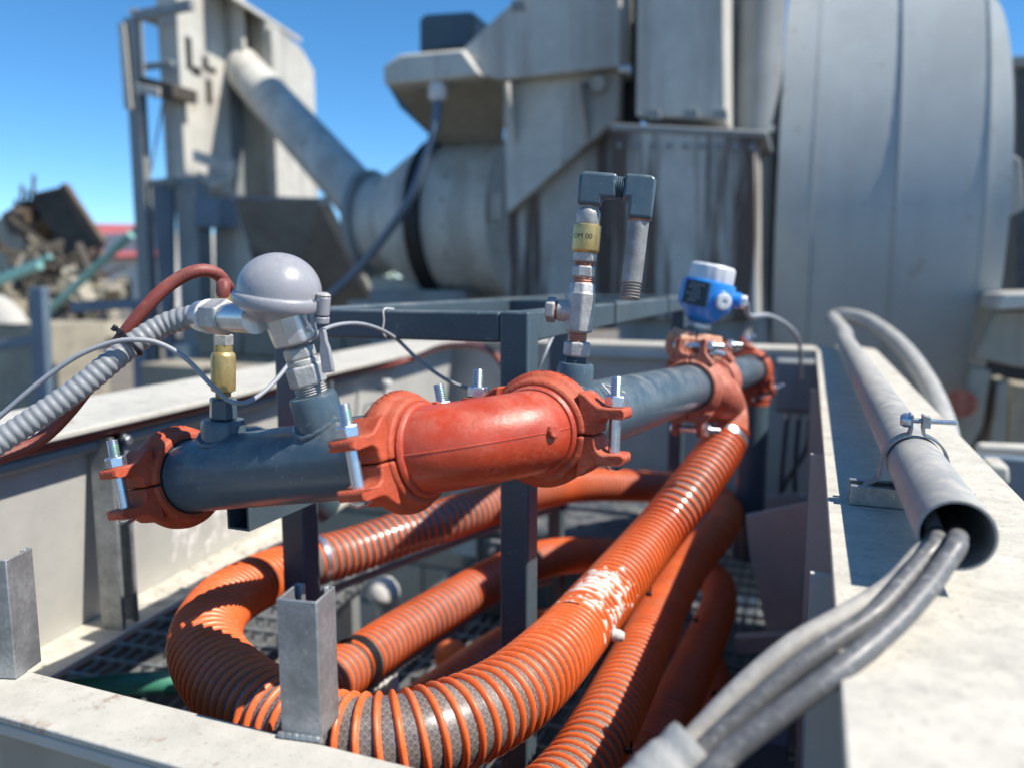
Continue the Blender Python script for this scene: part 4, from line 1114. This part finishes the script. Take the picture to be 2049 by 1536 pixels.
for i in range(len(fine) - 1):
    for j in range(nn):
        k = (j + 1) % nn
        fs.append((i * nn + j, i * nn + k, (i + 1) * nn + k, (i + 1) * nn + j))
mb.add(vs, fs).build('dried_paste', M['paste'], tA, smooth=180, recalc=False)
ic = near_idx(pathA, W(1165, 1245, 1.09 * HD))
kp = W(1234, 1270, 1.06 * HD)
MB().revolve([(0, .012), (.006, .011), (.009, .004), (.009, -.006), (.005, -.010), (0, -.010)], kp, Vector((1, -.3, -.1)), 12).build('paste_lump', M['paste'], tA)
# rails the hose runs lie on
for k, (pts, lab) in enumerate((([(600, 1205, 1.46), (700, 1165, 1.52), (1000, 1052, 1.77), (1100, 1020, 1.95)], 'thin steel rail under the upper left hose run'),
                                ([(690, 1408, 1.32), (800, 1330, 1.46), (1000, 1200, 1.76), (1100, 1160, 1.95)], 'thin steel rail under the lower left hose run'),
                                ([(1450, 920, 1.75), (1380, 1050, 1.57), (1240, 1215, 1.21), (1160, 1320, 1.04)], 'thin steel rail between the first and second right hose runs'))):
    tag(MB().tube(spline(hw_(pts), .05), .008, 10).build('hose_rail', M['machine_dark']), lab, 'rail')
# cable-tie ends on the hoses
for k, (px, py, d, lab) in enumerate(((1298, 1187, 1.29, 'black cable tie head between first and second right hose runs'), (1258, 1500, 1.0, 'black cable tie head on the second right hose near the bottom'), (1392, 1240, 1.72, 'black cable tie head on the third right hose run'), (1428, 1386, 1.8, 'black cable tie head on the lowest right hose'))):
    p = W(px, py, d * HD)
    tag(MB().box(p, .010, .008, .007, X=Vector((1, 0, 0)), Y=Vector((0, 1, 0))).box(p + Vector((.003, 0, .008)), .003, .0015, .012, X=Vector((1, 0, .3)).normalized(), Y=Vector((0, 1, 0))).build('cable_tie', M['tie'], bevel=.001), lab, 'cable tie')

# ================================================================== domed sensor on the left pipe
q0 = s1 + d1 * .030
t = thing('sensor_head', 'grey domed temperature sensor head on the left slate pipe', 'sensor', q0)
HS = .88
st_ = lambda h: q0 + d1 * (h * HS)
MB().thread(st_(-.004), st_(.015), .0172, .0026, 24).build('nipple', M['steel'], t)
MB().hexn(st_(.013), st_(.040), .0205).build('hex_fitting', M['steel'], t, bevel=.001)
MB().revolve([(.0150, .039 * HS), (.0165, .041 * HS), (.0165, .045 * HS), (.0150, .047 * HS)], q0, d1, 24).build('sealing_ring', M['steel'], t)
MB().hexn(st_(.046), st_(.062), .0172).build('lock_nut', M['steel'], t, bevel=.001)
MB().thread(st_(.060), st_(.074), .0142, .002, 20).build('thread', M['steel'], t)
lidc = st_(.118) + camvec(-.006, 0, 0)
lax = (UP * 1.0 + Vector((.13, -.10, 0))).normalized()      # the lid sits inclined on the head
# neck block: rounded square under the bowl
MB().revolve([(.0205, .058), (.0235, .059), (.0245, .064), (.0265, .086), (.0265, .098)], q0, d1, 10).build('neck_block', M['alu'], t, bevel=.0015, smooth=30)
nrow = []
bowl = MB(); vs = []; fs = []; nn = 36
ring = [(0.0, .0265), (.25, .033), (.5, .0385), (.75, .0425), (1.0, .0445)]
p_, q_ = perp(lax, Vector((1, 0, 0)))
nb = st_(.100)
for f, rr in ring:
    cc = nb.lerp(lidc - lax * .003, f); ax_i = d1.lerp(lax, f).normalized(); pp, qq = perp(ax_i, Vector((1, 0, 0)))
    for j in range(nn):
        an = 2 * math.pi * j / nn; vs.append(cc + (pp * math.cos(an) + qq * math.sin(an)) * rr)
for i in range(len(ring) - 1):
    for j in range(nn):
        k = (j + 1) % nn; fs.append((i * nn + j, i * nn + k, (i + 1) * nn + k, (i + 1) * nn + j))
bowl.add(vs, fs).build('bowl', M['alu'], t, smooth=60)
lid = MB().revolve([(.040, -.004), (.0462, -.004), (.0475, -.001), (.0475, .006), (.0462, .0085), (.0438, .0095), (.0436, .012)] + [(.0436 * math.cos(R(x)), .012 + .0400 * math.sin(R(x))) for x in range(6, 91, 6)], lidc, lax, 48).build('lid', M['plastic'], t, smooth=50)
# hinge, bail wire and latch on the right of the lid
hx = (Vector((1, -.22, 0)) - lax * Vector((1, -.22, 0)).dot(lax)).normalized(); hy = lax.cross(hx)
hp = lidc + hx * .050
MB().cyl(hp - lax * .006, hp + lax * .0135, .0078, 16).build('hinge', M['plastic'], lid, bevel=.001)
MB().revolve([(.0072, 0), (.0078, .002), (.005, .0042), (0, .0045)], hp + lax * .0135, lax, 16).build('hinge_screw', M['steel'], lid)
MB().cyl(hp - lax * .0145, hp - lax * .0075, .0082, 16).build('hinge_lug', M['plastic'], t, bevel=.001)
lt = hp - lax * .02 + hx * .001
dl = (-lax + hx * .28 + Vector((0, -.1, 0))).normalized(); wl = dl.cross(-hy).normalized()
latch = MB()
prof = [(0, .0050), (.006, .0062), (.014, .0062), (.022, .0092), (.045, .0105), (.047, .0095)]
vs = []
for (x, w) in prof:
    for sgn in (-1, 1):
        for k in (-1, 1):
            vs.append(lt + dl * x + wl * (w * .62 * sgn) + dl.cross(wl) * (.0030 * k))
fs = []
for i in range(len(prof) - 1):
    b0 = i * 4; b1 = b0 + 4
    fs += [(b0, b0 + 1, b1 + 1, b1), (b0 + 2, b1 + 2, b1 + 3, b0 + 3), (b0, b1, b1 + 2, b0 + 2), (b0 + 1, b0 + 3, b1 + 3, b1 + 1)]
fs += [(0, 2, 3, 1), (len(vs) - 4, len(vs) - 3, len(vs) - 1, len(vs) - 2)]
latch.add(vs, fs).build('latch', M['plastic'], t, bevel=.0012)
wire = spline([hp + lax * .010 - hx * .004 - hy * .010, hp + lax * .004 - hx * .010 - hy * .013, hp - lax * .012 - hx * .011 - hy * .012, hp - lax * .024 - hx * .004 - hy * .008], .003)
MB().tube(wire, .0011, 8).build('bail_wire', M['zinc'], t)
wire = spline([hp + lax * .010 - hx * .004 - nu * -.010, hp + lax * .004 - hx * .009 + nu * .011, hp - lax * .012 - hx * .009 + nu * .011, hp - lax * .024 - hx * .003 + nu * .006], .003)
MB().tube(wire, .0011, 8).build('bail_wire', M['zinc'], t)
# conduit connector and grey flexible conduit
cs = lidc - lax * .017 - camvec(.036, 0, .0)
ce = W(385, 632, .905)
cdir = (ce - cs).normalized(); CLn = (ce - cs).length
t = thing('flex_conduit', 'grey corrugated conduit plugged into the domed sensor', 'conduit', W(150, 800, .83))
cp = lambda f: cs + cdir * (CLn * f)
MB().cyl(cp(-.2), cp(.30), .0165, 24, .0155).build('spigot', M['alu'], t)
MB().hexn(cp(.28), cp(.60), .0205).build('hex_nut', M['steel'], t, bevel=.001)
MB().revolve([(.0165, 0), (.0195, .002), (.0200, .004), (.0165, .0055)], cp(.60), cdir, 24).build('washer', M['white'], t)
MB().revolve([(.0175, 0), (.0185, .001), (.0178, .020), (.016, .024), (.012, .0245)], cp(.64), cdir, 28).build('gland_nut', M['alu'], t)
flex = spline([cp(.95), W(330, 650, .90), W(262, 692, .885), W(150, 782, .86), W(0, 882, .83), W(-160, 985, .80), W(-420, 1090, .78)], .0011)
fr_ = []
for i in range(len(flex)):
    ph = (i * .0011 / .0088) % 1.0
    fr_.append(.0126 + .0012 * (0.5 - .5 * math.cos(2 * math.pi * ph)) ** .8)
MB().tube(flex, fr_, 20).build('corrugated_tube', M['conduit'], t, smooth=70)
# brass connector with the red hose
bs_ = lambda h: s2 + d2 * h
t = thing('hose_connector', 'brass and steel hose connector standing in the leftmost socket', 'connector', bs_(.04))
MB().thread(bs_(.040), bs_(.056), .0095, .002).build('thread', M['brass'], t)
MB().revolve([(.010, .052), (.0138, .054), (.0142, .058), (.0142, .094), (.0132, .098), (.0105, .100), (.0105, .108)], s2, d2, 28).build('brass_sleeve', M['brass'], t)
MB().hexn(bs_(.107), bs_(.121), .0118).build('hex_nut', M['steel'], t)
MB().revolve([(.0085, .120), (.0098, .123), (.0098, .128), (.0085, .131), (.0095, .134), (.0095, .140), (.0085, .142)], s2, d2, 20).build('tail', M['steel'], t)
MB().hexn(bs_(.141), bs_(.152), .0105).build('lock_nut', M['steel'], t)
MB().cyl(bs_(.150), bs_(.168), .009, 18).build('crimp', M['brass'], t)
redp = [bs_(.160), bs_(.178), W(456, 575, .955), W(432, 547, .94), W(392, 543, .925), W(345, 566, .915), W(300, 606, .905), W(250, 668, .90), W(200, 740, .90), W(140, 820, .90), W(80, 878, .895), W(0, 914, .87), W(-150, 960, .82)]
tag(MB().tube(spline(redp, .006), .0080, 16).build('rubber_hose', M['red_hose']), 'red rubber hose arching from the brass connector to the left', 'hose')
# red hose tucked under the left flange
pth = [LW(-.6, -.034, ZT - .024), LW(0, -.034, ZT - .024), LW(.6, -.033, ZT - .022), LW(1.2, -.030, ZT - .026), LW(1.6, .01, ZT - .022), W(880, 696, 2.6), W(940, 692, 2.45), W(985, 706, 2.3), W(1015, 745, 2.25)]
tag(MB().tube(spline(pth, .03), .0105, 12).build('rubber_hose', M['red_hose']), 'red rubber hose tucked along under the left wall flange', 'hose')
tag(MB().tube([LW(-.6 + i * .2, -.048, ZT - .048) for i in range(12)], .012, 12).build('cable_tube', M['machine_dark']), 'thin grey cable tube under the left wall flange', 'tube')
# thin grey signal cable
cab = [W(-60, 880, .84), W(0, 832, .845), W(75, 768, .85), W(150, 715, .855), W(215, 688, .86), W(265, 680, .862), W(315, 686, .87), W(370, 716, .875), W(425, 772, .88), W(462, 803, .885), W(500, 802, .90), W(545, 768, .93), W(595, 708, .97), W(640, 664, 1.0), W(690, 648, 1.05), W(740, 652, 1.12), W(790, 676, 1.18), W(840, 722, 1.20), W(900, 763, 1.20), W(960, 782, 1.2), W(1010, 786, 1.2), W(1060, 765, 1.2), W(1085, 720, 1.19), W(1100, 686, 1.2), W(1112, 660, 1.24)]
tag(MB().tube(spline(cab, .006), .0029, 10).build('signal_cable', M['cable_grey']), 'thin grey signal cable looping past the sensor and elbow', 'cable')
def tie_ring(label, c, ax, r, w=.0045):
    ax = ax.normalized(); p, q = perp(ax)
    t = thing('cable_tie', label, 'cable tie', c)
    MB().revolve([(r, -w / 2), (r + .0014, -w / 2), (r + .0014, w / 2), (r, w / 2)], c, ax, 24, closed=True).build('strap', M['tie'], t)
    MB().box(c + p * (r + .003) - q * .002, .006, .007, .005, X=q, Y=ax, Z=p).build('head', M['tie'], t, bevel=.0008)
    return t
fi = near_idx(flex, W(264, 692, .885))
tie_ring('black cable tie binding the grey conduit and thin cable', flex[fi] + UP * .0012, flex[fi + 3] - flex[fi - 3], .0158)
rp = spline(redp, .006); ri = near_idx(rp, W(248, 668, .90))
tie_ring('black cable tie round the red hose beside the grey conduit', rp[ri], rp[ri + 2] - rp[ri - 2], .0094, .003)
# thin wire ties on the frame rails
for px, B_, lab in ((768, None, 'thin pale wire tie looped over the front frame rail'), ):
    pA = onA(px, 622, FA - .004)
    tag(MB().tube(spline([pA + a_ * .03 + UP * .002, pA + UP * .002, pA - UP * .016, pA - UP * .032 - b_ * .003, pA - UP * .044 + a_ * .010], .006), .0012, 6).build('wire_tie', M['white']), lab, 'wire tie')
for px, lab in ((1230, 'thin black wire tie round the right frame rail below the drain nipple'), (1337, 'thin black wire tie round the right frame rail beside the blue transmitter')):
    pB = onB(px, 640, BM_ + TW / 2)
    zc = H + FZ - TW / 2
    pc = Vector((pB.x, pB.y, zc)); e = TW / 2 + .0015
    loop = [pc + UP * e, pc + UP * e - b_ * 0, pc - UP * e, pc - UP * e - b_ * TW, pc + UP * e - b_ * TW, pc + UP * e]
    loop = [q + b_ * (.0015 if i in (0, 1, 2, 5) else -.0015) for i, q in enumerate(loop)]
    tag(MB().tube([loop[0], loop[2], loop[3], loop[4], loop[5]], .0014, 6).build('wire_tie', M['tie']), lab, 'wire tie')

# ================================================================== vent fitting stack on the right pipe
z0 = s3 + d3 * .022
t = thing('vent_fitting', 'stack of steel and brass fittings with a drooping drain nipple on the right pipe', 'pipe fitting', z0)
vf = lambda h: z0 + d3 * h
MB().thread(vf(-.004), vf(.012), .0132, .002, 22).build('thread', M['slate'], t)
MB().hexn(vf(.011), vf(.029), .0165).build('hex_nut', M['steel'], t, bevel=.001)
MB().thread(vf(.028), vf(.042), .0112, .0022, 20).build('pasted_thread', M['copper_paste'], t)
tee = MB().revolve([(.0155, .040), (.0172, .043), (.0172, .086), (.0160, .088), (.0150, .096), (.0138, .099)], z0, d3, 8).build('tee_body', M['steel'], t, bevel=.0015, smooth=25)
bd = camvec(-.88, -.10, .22).normalized(); bp = vf(.064)
MB().cyl(bp, bp + bd * .026, .0135, 20, .0125).build('tee_branch', M['steel'], t)
MB().thread(bp + bd * .025, bp + bd * .030, .0115, .002).build('pasted_thread', M['copper_paste'], t)
MB().hexn(bp + bd * .029, bp + bd * .041, .0155).build('plug', M['steel'], t, bevel=.001)
MB().thread(vf(.098), vf(.106), .0118, .002).build('pasted_thread', M['copper_paste'], t)
MB().hexn(vf(.105), vf(.119), .0138).build('union_nut', M['steel'], t, bevel=.0008)
MB().thread(vf(.118), vf(.124), .0115, .002).build('pasted_thread', M['copper_paste'], t)
MB().hexn(vf(.123), vf(.136), .0142).build('hex_nut', M['steel'], t, bevel=.0008)
br = MB().revolve([(.0140, .134), (.0162, .136), (.0165, .138), (.0165, .163), (.0160, .166), (.0140, .167)], z0, d3, 32).build('brass_valve', M['brass'], t)
MB().revolve([(.0135, .166), (.0142, .168), (.0142, .180), (.0125, .184), (.0105, .186), (.0105, .196)], z0, d3, 22).build('valve_neck', M['steel'], t)
MB().thread(vf(.184), vf(.190), .0112, .002).build('pasted_thread', M['copper_paste'], t)
ed = camvec(.86, .20, -.10).normalized(); ed = (ed - d3 * ed.dot(d3)).normalized()
ed = (ed - d3 * .02).normalized()
def block_elbow(name, corner, dA, dB, L1, L2, r):
    """forged square-shouldered elbow: two octagonal arms meeting in a rounded block"""
    n_ = dA.cross(dB).normalized(); c_ = r * .45
    P = lambda x, y: corner + dB * x + dA * y
    pts = [P(-r, -L1), P(r, -L1), P(r, -r * 1.02), P(L2, -r), P(L2, r), P(-r + c_, r), P(-r + c_ * .3, r - c_ * .3), P(-r, r - c_)]
    mb = MB().prism([p - n_ * r * .95 for p in pts], n_ * r * 1.9)
    return mb.build(name, M['slate'], t, bevel=.0042, smooth=30, seg=3)
c1 = vf(.212)
block_elbow('elbow_fitting', c1, d3, ed, .024, .030, .0142)
MB().thread(c1 + ed * .026, c1 + ed * .046, .0130, .0025, 22).build('thread', M['slate'], t)
c2 = c1 + ed * .060
dd = (camvec(-.13, 1, .02)).normalized(); dd = (dd - ed * dd.dot(ed) * .6).normalized()
block_elbow('elbow_fitting', c2, ed, dd, .022, .036, .0142)
MB().thread(c2 + dd * .033, c2 + dd * .040, .0122, .002).build('pasted_thread', M['copper_paste'], t)
np_ = MB().cyl(c2 + dd * .038, c2 + dd * .108, .0118, 22).build('drain_nipple', M['nipple'], t)
MB().thread(c2 + dd * .107, c2 + dd * .128, .0122, .0032, 22).build('nipple_thread', M['nipple'], t)
# the print on the brass valve, wrapped on its curve
def text_mesh(txt, size):
    cu = bpy.data.curves.new('text_tmp', 'FONT'); cu.body = txt; cu.size = size; cu.align_x = 'CENTER'; cu.align_y = 'CENTER'
    ob = bpy.data.objects.new('text_tmp', cu); COL.objects.link(ob)
    bpy.context.view_layer.update()
    me = bpy.data.meshes.new_from_object(ob.evaluated_get(bpy.context.evaluated_depsgraph_get()))
    vs = [v_.co.copy() for v_ in me.vertices]; fs = [tuple(p.vertices) for p in me.polygons]
    bpy.data.objects.remove(ob); bpy.data.curves.remove(cu); bpy.data.meshes.remove(me)
    return vs, fs
vs, fs = text_mesh('OM 00', .0085)
vd = (EYE - vf(.15)); vd = (vd - d3 * vd.dot(d3)).normalized(); sdv = d3.cross(vd)
if sdv.x < 0: sdv = -sdv
out = []
for p in vs:
    an = (p.x - .0055) / .0165
    out.append(vf(.152) + d3 * p.y + (vd * math.cos(an) + sdv * math.sin(an)) * .01665)
MB().add(out, fs).build('stamped_print', M['ink'], br, recalc=False, smooth=0)

# white wire ends by the right coupling
w0 = eR + v * .05 + nv * .060
tag(MB().tube(spline([W(1204, 768, .98), W(1225, 775, .96), W(1250, 786, .95)], .004), .0012, 6).build('loose_wire', M['white']), 'short white wire end beside the right coupling bolt', 'wire')
tag(MB().tube(spline([W(1206, 770, .95), W(1226, 795, .93), W(1233, 830, .92), W(1226, 862, .92), W(1216, 880, .93)], .004), .0013, 6).build('loose_wire', M['white']), 'white wire loop hanging behind the right coupling bolt', 'wire')

# ================================================================== blue transmitter on the tee
tx = (UP + Vector((.21, -.02, 0))).normalized()
b0 = W(1396, 664, 1.60)
t = thing('pressure_transmitter', 'blue pressure transmitter with white cap leaning above the far pipes', 'transmitter', b0)
bt = lambda h: b0 + tx * h
fx = Vector((1, -.25, 0)); fx = (fx - tx * fx.dot(tx)).normalized(); fy = tx.cross(fx)
if fy.y > 0: fy = -fy
MB().cyl(bt(-.02), bt(.022), .019, 18).build('neck', M['steel'], t)
MB().hexn(bt(.006), bt(.020), .024).build('hex_nut', M['alu'], t)
MB().revolve([(.020, .020), (.036, .030), (.040, .040), (.053, .052), (.0545, .058), (.0545, .098), (.052, .104), (.046, .106)], b0, tx, 32).build('housing', M['blue'], t)
capo = MB()
prof_n = 28
vs = []; fs = []
lv = [(.104, .0455), (.108, .0470), (.134, .0455), (.139, .041), (.139, .0)]
for h, r in lv:
    for j in range(prof_n * 2):
        an = math.pi * j / prof_n
        rr = r * (1.0 if (j % 4 < 2 or h > .138 or h < .106) else .975)
        vs.append(bt(h) + (fx * math.cos(an) + fy * math.sin(an)) * rr)
mm = prof_n * 2
for i in range(len(lv) - 1):
    for j in range(mm):
        k = (j + 1) % mm; fs.append((i * mm + j, i * mm + k, (i + 1) * mm + k, (i + 1) * mm + j))
capo.add(vs, fs).build('cap', M['white_cap'], t, smooth=30)
pl = bt(.076) + fy * .050 - fx * .020
npn = (fy * 1 - fx * .42).normalized(); npx = tx.cross(npn); npx = -npx if npx.dot(fx) < 0 else npx
plate = MB().box(pl + npn * .002, .050, .010, .048, X=npx, Y=npn, Z=tx).build('nameplate', M['plate_dark'], t, bevel=.001)
for k in range(6):
    MB().box(pl + npn * .0075 + tx * (.017 - k * .0065) + npx * (-.004 if k % 2 else .002), .030 - (k % 3) * .006, .0006, .0018, X=npx, Y=npn, Z=tx).build('print_line', M['cable_grey'], plate)
gl = bt(.070) + fx * .030 + fy * .040; gd = (fy + fx * .45).normalized()
MB().cyl(gl - gd * .01, gl + gd * .008, .021, 24).build('side_boss', M['blue'], t, bevel=.002)
MB().revolve([(.016, .008), (.0165, .014), (.014, .017), (.006, .0175), (.005, .015), (0, .015)], gl, gd, 24).build('side_plug', M['white_cap'], t)
g2 = bt(.078) + fx * .050
MB().cyl(g2 - fx * .01, g2 + fx * .018, .017, 18).build('entry_boss', M['blue'], t, bevel=.002)
MB().hexn(g2 + fx * .018, g2 + fx * .030, .014).build('cable_gland', M['white_cap'], t)
ga = bt(.05) + fx * .045
coupling('dusty salmon coupling clamping the base of the blue transmitter', bt(-.030), tx, fx, s=.92, w=.066, m='salmon', green=False)
MB().cyl(tc_, bt(-.05), .033, 24).build('outlet', M['red_pale'], bpy.data.objects[[o.name for o in bpy.data.objects if o.name.startswith('pipe_tee')][0]])
tag(MB().tube(spline([g2 + fx * .03, W(1500, 632, 1.75), W(1540, 632, 1.95), W(1580, 655, 2.2), W(1600, 690, 2.4), W(1602, 760, 2.6)], .03), .006, 8).build('signal_cable', M['cable_grey']), 'grey cable arching from the blue transmitter to the far wall', 'cable')

# ================================================================== conduit on the right beam
ce0 = W(1915, 1071, .64)
BC = ce0.dot(b_); AC = ce0.dot(a_); ZC = ce0.z - H
t = thing('conduit_pipe', 'grey dusty plastic conduit lying along the right beam', 'conduit', AB(1.5, BC, ZC - .03))
A1_ = 3.25
n_c = 40
MB().revolve([(.0278, 0), (.0300, 0), (.0300, A1_ - AC), (.0278, A1_ - AC)], AB(AC, BC, ZC), a_, 48, closed=True).build('pipe_wall', M['pvc'], t)
# hose leaving the far end and bending down outside the rim
fx_p = [AB(A1_ - .05, BC, ZC), AB(A1_ + .06, BC + .005, ZC + .01), W(1668, 638, 3.55), W(1692, 632, 3.50), W(1740, 645, 3.30), W(1800, 690, 3.0), W(1850, 755, 2.7), W(1885, 830, 2.45), W(1900, 900, 2.3), W(1905, 990, 2.2)]
tag(MB().tube(spline(fx_p, .03), .033, 16).build('flexible_duct', M['pvc']), 'thick grey duct curving down outside the far end of the right beam', 'duct')
# saddle: low channel plus two-piece pipe clamp
sp_ = onZ(1850, 972, ZT); SA = sp_.dot(a_); SA = AC + .285
t = thing('pipe_saddle', 'galvanised channel bracket and bolted clamp holding the grey conduit', 'bracket', AB(SA, BC, ZT))
zb = ZT + .001; sh = ZC - .0305 - ZT
hl, hr = .068, .062
for (A0, A1, z0_, z1_) in ((SA - .0205, SA - .018, zb, zb + sh), (SA + .018, SA + .0205, zb, zb + sh), (SA - .018, SA + .018, zb, zb + .0025), (SA - .018, SA - .011, zb + sh - .0025, zb + sh), (SA + .011, SA + .018, zb + sh - .0025, zb + sh)):
    MB().span(A0, A1, BC - hl, BC + hr, z0_, z1_).build('channel_wall', M['galv'], t, bevel=.0008)
for sg in (1, -1):
    mb = MB()
    # half strap following the conduit, foot in the channel, ear on top
    pts = []
    for x, z in ((-.052, -.034), (-.036, -.022), (-.0335, 0)): pts.append((x, z))
    for k in range(1, 9):
        an = math.pi - k * (math.pi / 2 - .22) / 8
        pts.append((.0325 * math.cos(an), .0325 * math.sin(an)))
    pts += [(-.0055, .037), (-.0050, .041), (-.0050, .056)]
    th = .0024
    prof = []
    for i, (x, z) in enumerate(pts):
        x0, z0_ = pts[max(0, i - 1)]; x1, z1_ = pts[min(len(pts) - 1, i + 1)]
        tl = math.hypot(x1 - x0, z1_ - z0_); nx, nz = -(z1_ - z0_) / tl, (x1 - x0) / tl
        prof.append(((x, z), (x + nx * th, z + nz * th)))
    vs = []
    for k in (-.0105, .0105):
        for i_, o_ in prof:
            for (x, z) in (i_, o_):
                vs.append(AB(SA + k, BC - sg * -x if sg > 0 else BC - x, ZC + z))
    n = len(prof); fs = []
    for i in range(n - 1):
        a0 = 2 * i; c0 = 2 * n + 2 * i
        fs += [(a0, a0 + 2, c0 + 2, c0), (a0 + 1, c0 + 1, c0 + 3, a0 + 3), (a0, a0 + 1, a0 + 3, a0 + 2), (c0, c0 + 2, c0 + 3, c0 + 1)]
    fs += [(0, 2 * n, 2 * n + 1, 1), (2 * n - 2, 2 * n - 1, 4 * n - 1, 4 * n - 2)]
    mb.add(vs, fs).build('strap', M['galv'], t, smooth=40)
bz = ZC + .049
MB().revolve([(0, -.018), (.006, -.0175), (.0085, -.014), (.0085, -.0085), (.010, -.0085), (.010, -.0075), (0, -.0075)], AB(SA, BC, bz), b_, 16).build('screw_head', M['zinc'], t)
MB().thread(AB(SA, BC - .007, bz), AB(SA, BC + .040, bz), .0032, .0011, 14).build('screw', M['zinc'], t)
MB().box(AB(SA, BC + .0105, bz - .001), .006, .012, .013).build('square_nut', M['galv'], t, bevel=.0006)
# cables coming out of the conduit and hanging over the pit
def cable(label, pts, r, m):
    return tag(MB().tube(spline(pts, .006), r, 18).build('power_cable', M[m]), label, 'cable')
ins = [AB(AC + .5, BC - .004, ZC - .012), AB(AC + .1, BC - .008, ZC - .012)]
cable('left dusty black cable leaving the conduit mouth', ins + [W(1876, 1080, .64), W(1848, 1118, .618), W(1808, 1166, .595), W(1748, 1228, .572), W(1645, 1298, .555), W(1540, 1378, .545), W(1440, 1468, .537), W(1350, 1556, .53), W(1200, 1690, .52)], .0074, 'cable_black')
ins2 = [AB(AC + .5, BC + .010, ZC - .016), AB(AC + .1, BC + .009, ZC - .015)]
cable('right dusty black cable leaving the conduit mouth', ins2 + [W(1915, 1082, .62), W(1893, 1122, .60), W(1858, 1172, .578), W(1790, 1248, .55), W(1682, 1338, .522), W(1570, 1420, .512), W(1465, 1502, .506), W(1395, 1568, .50), W(1250, 1690, .51)], .0082, 'cable_black')
cable('pale dust coated cable behind the other two over the pit', [AB(AC + .5, BC - .012, ZC - .002), AB(AC + .1, BC - .012, ZC - .004), W(1868, 1075, .665), W(1835, 1112, .645), W(1782, 1170, .622), W(1695, 1226, .598), W(1590, 1285, .582), W(1490, 1368, .57), W(1395, 1466, .558), W(1320, 1548, .548), W(1150, 1700, .54)], .0078, 'cable_pale')
tp = spline([W(1394, 1494, .536), W(1352, 1534, .532), W(1310, 1572, .528), W(1250, 1625, .522)], .004)
rr_ = [.0215 + .0012 * noise.noise(Vector((i * .35, 0, 0))) + (.0012 if (i // 5) % 2 else 0) for i in range(len(tp))]
tag(MB().tube(tp, rr_, 26).build('tape_wrap', M['tape']), 'white cloth tape wrapped round the bundle of cables', 'tape')
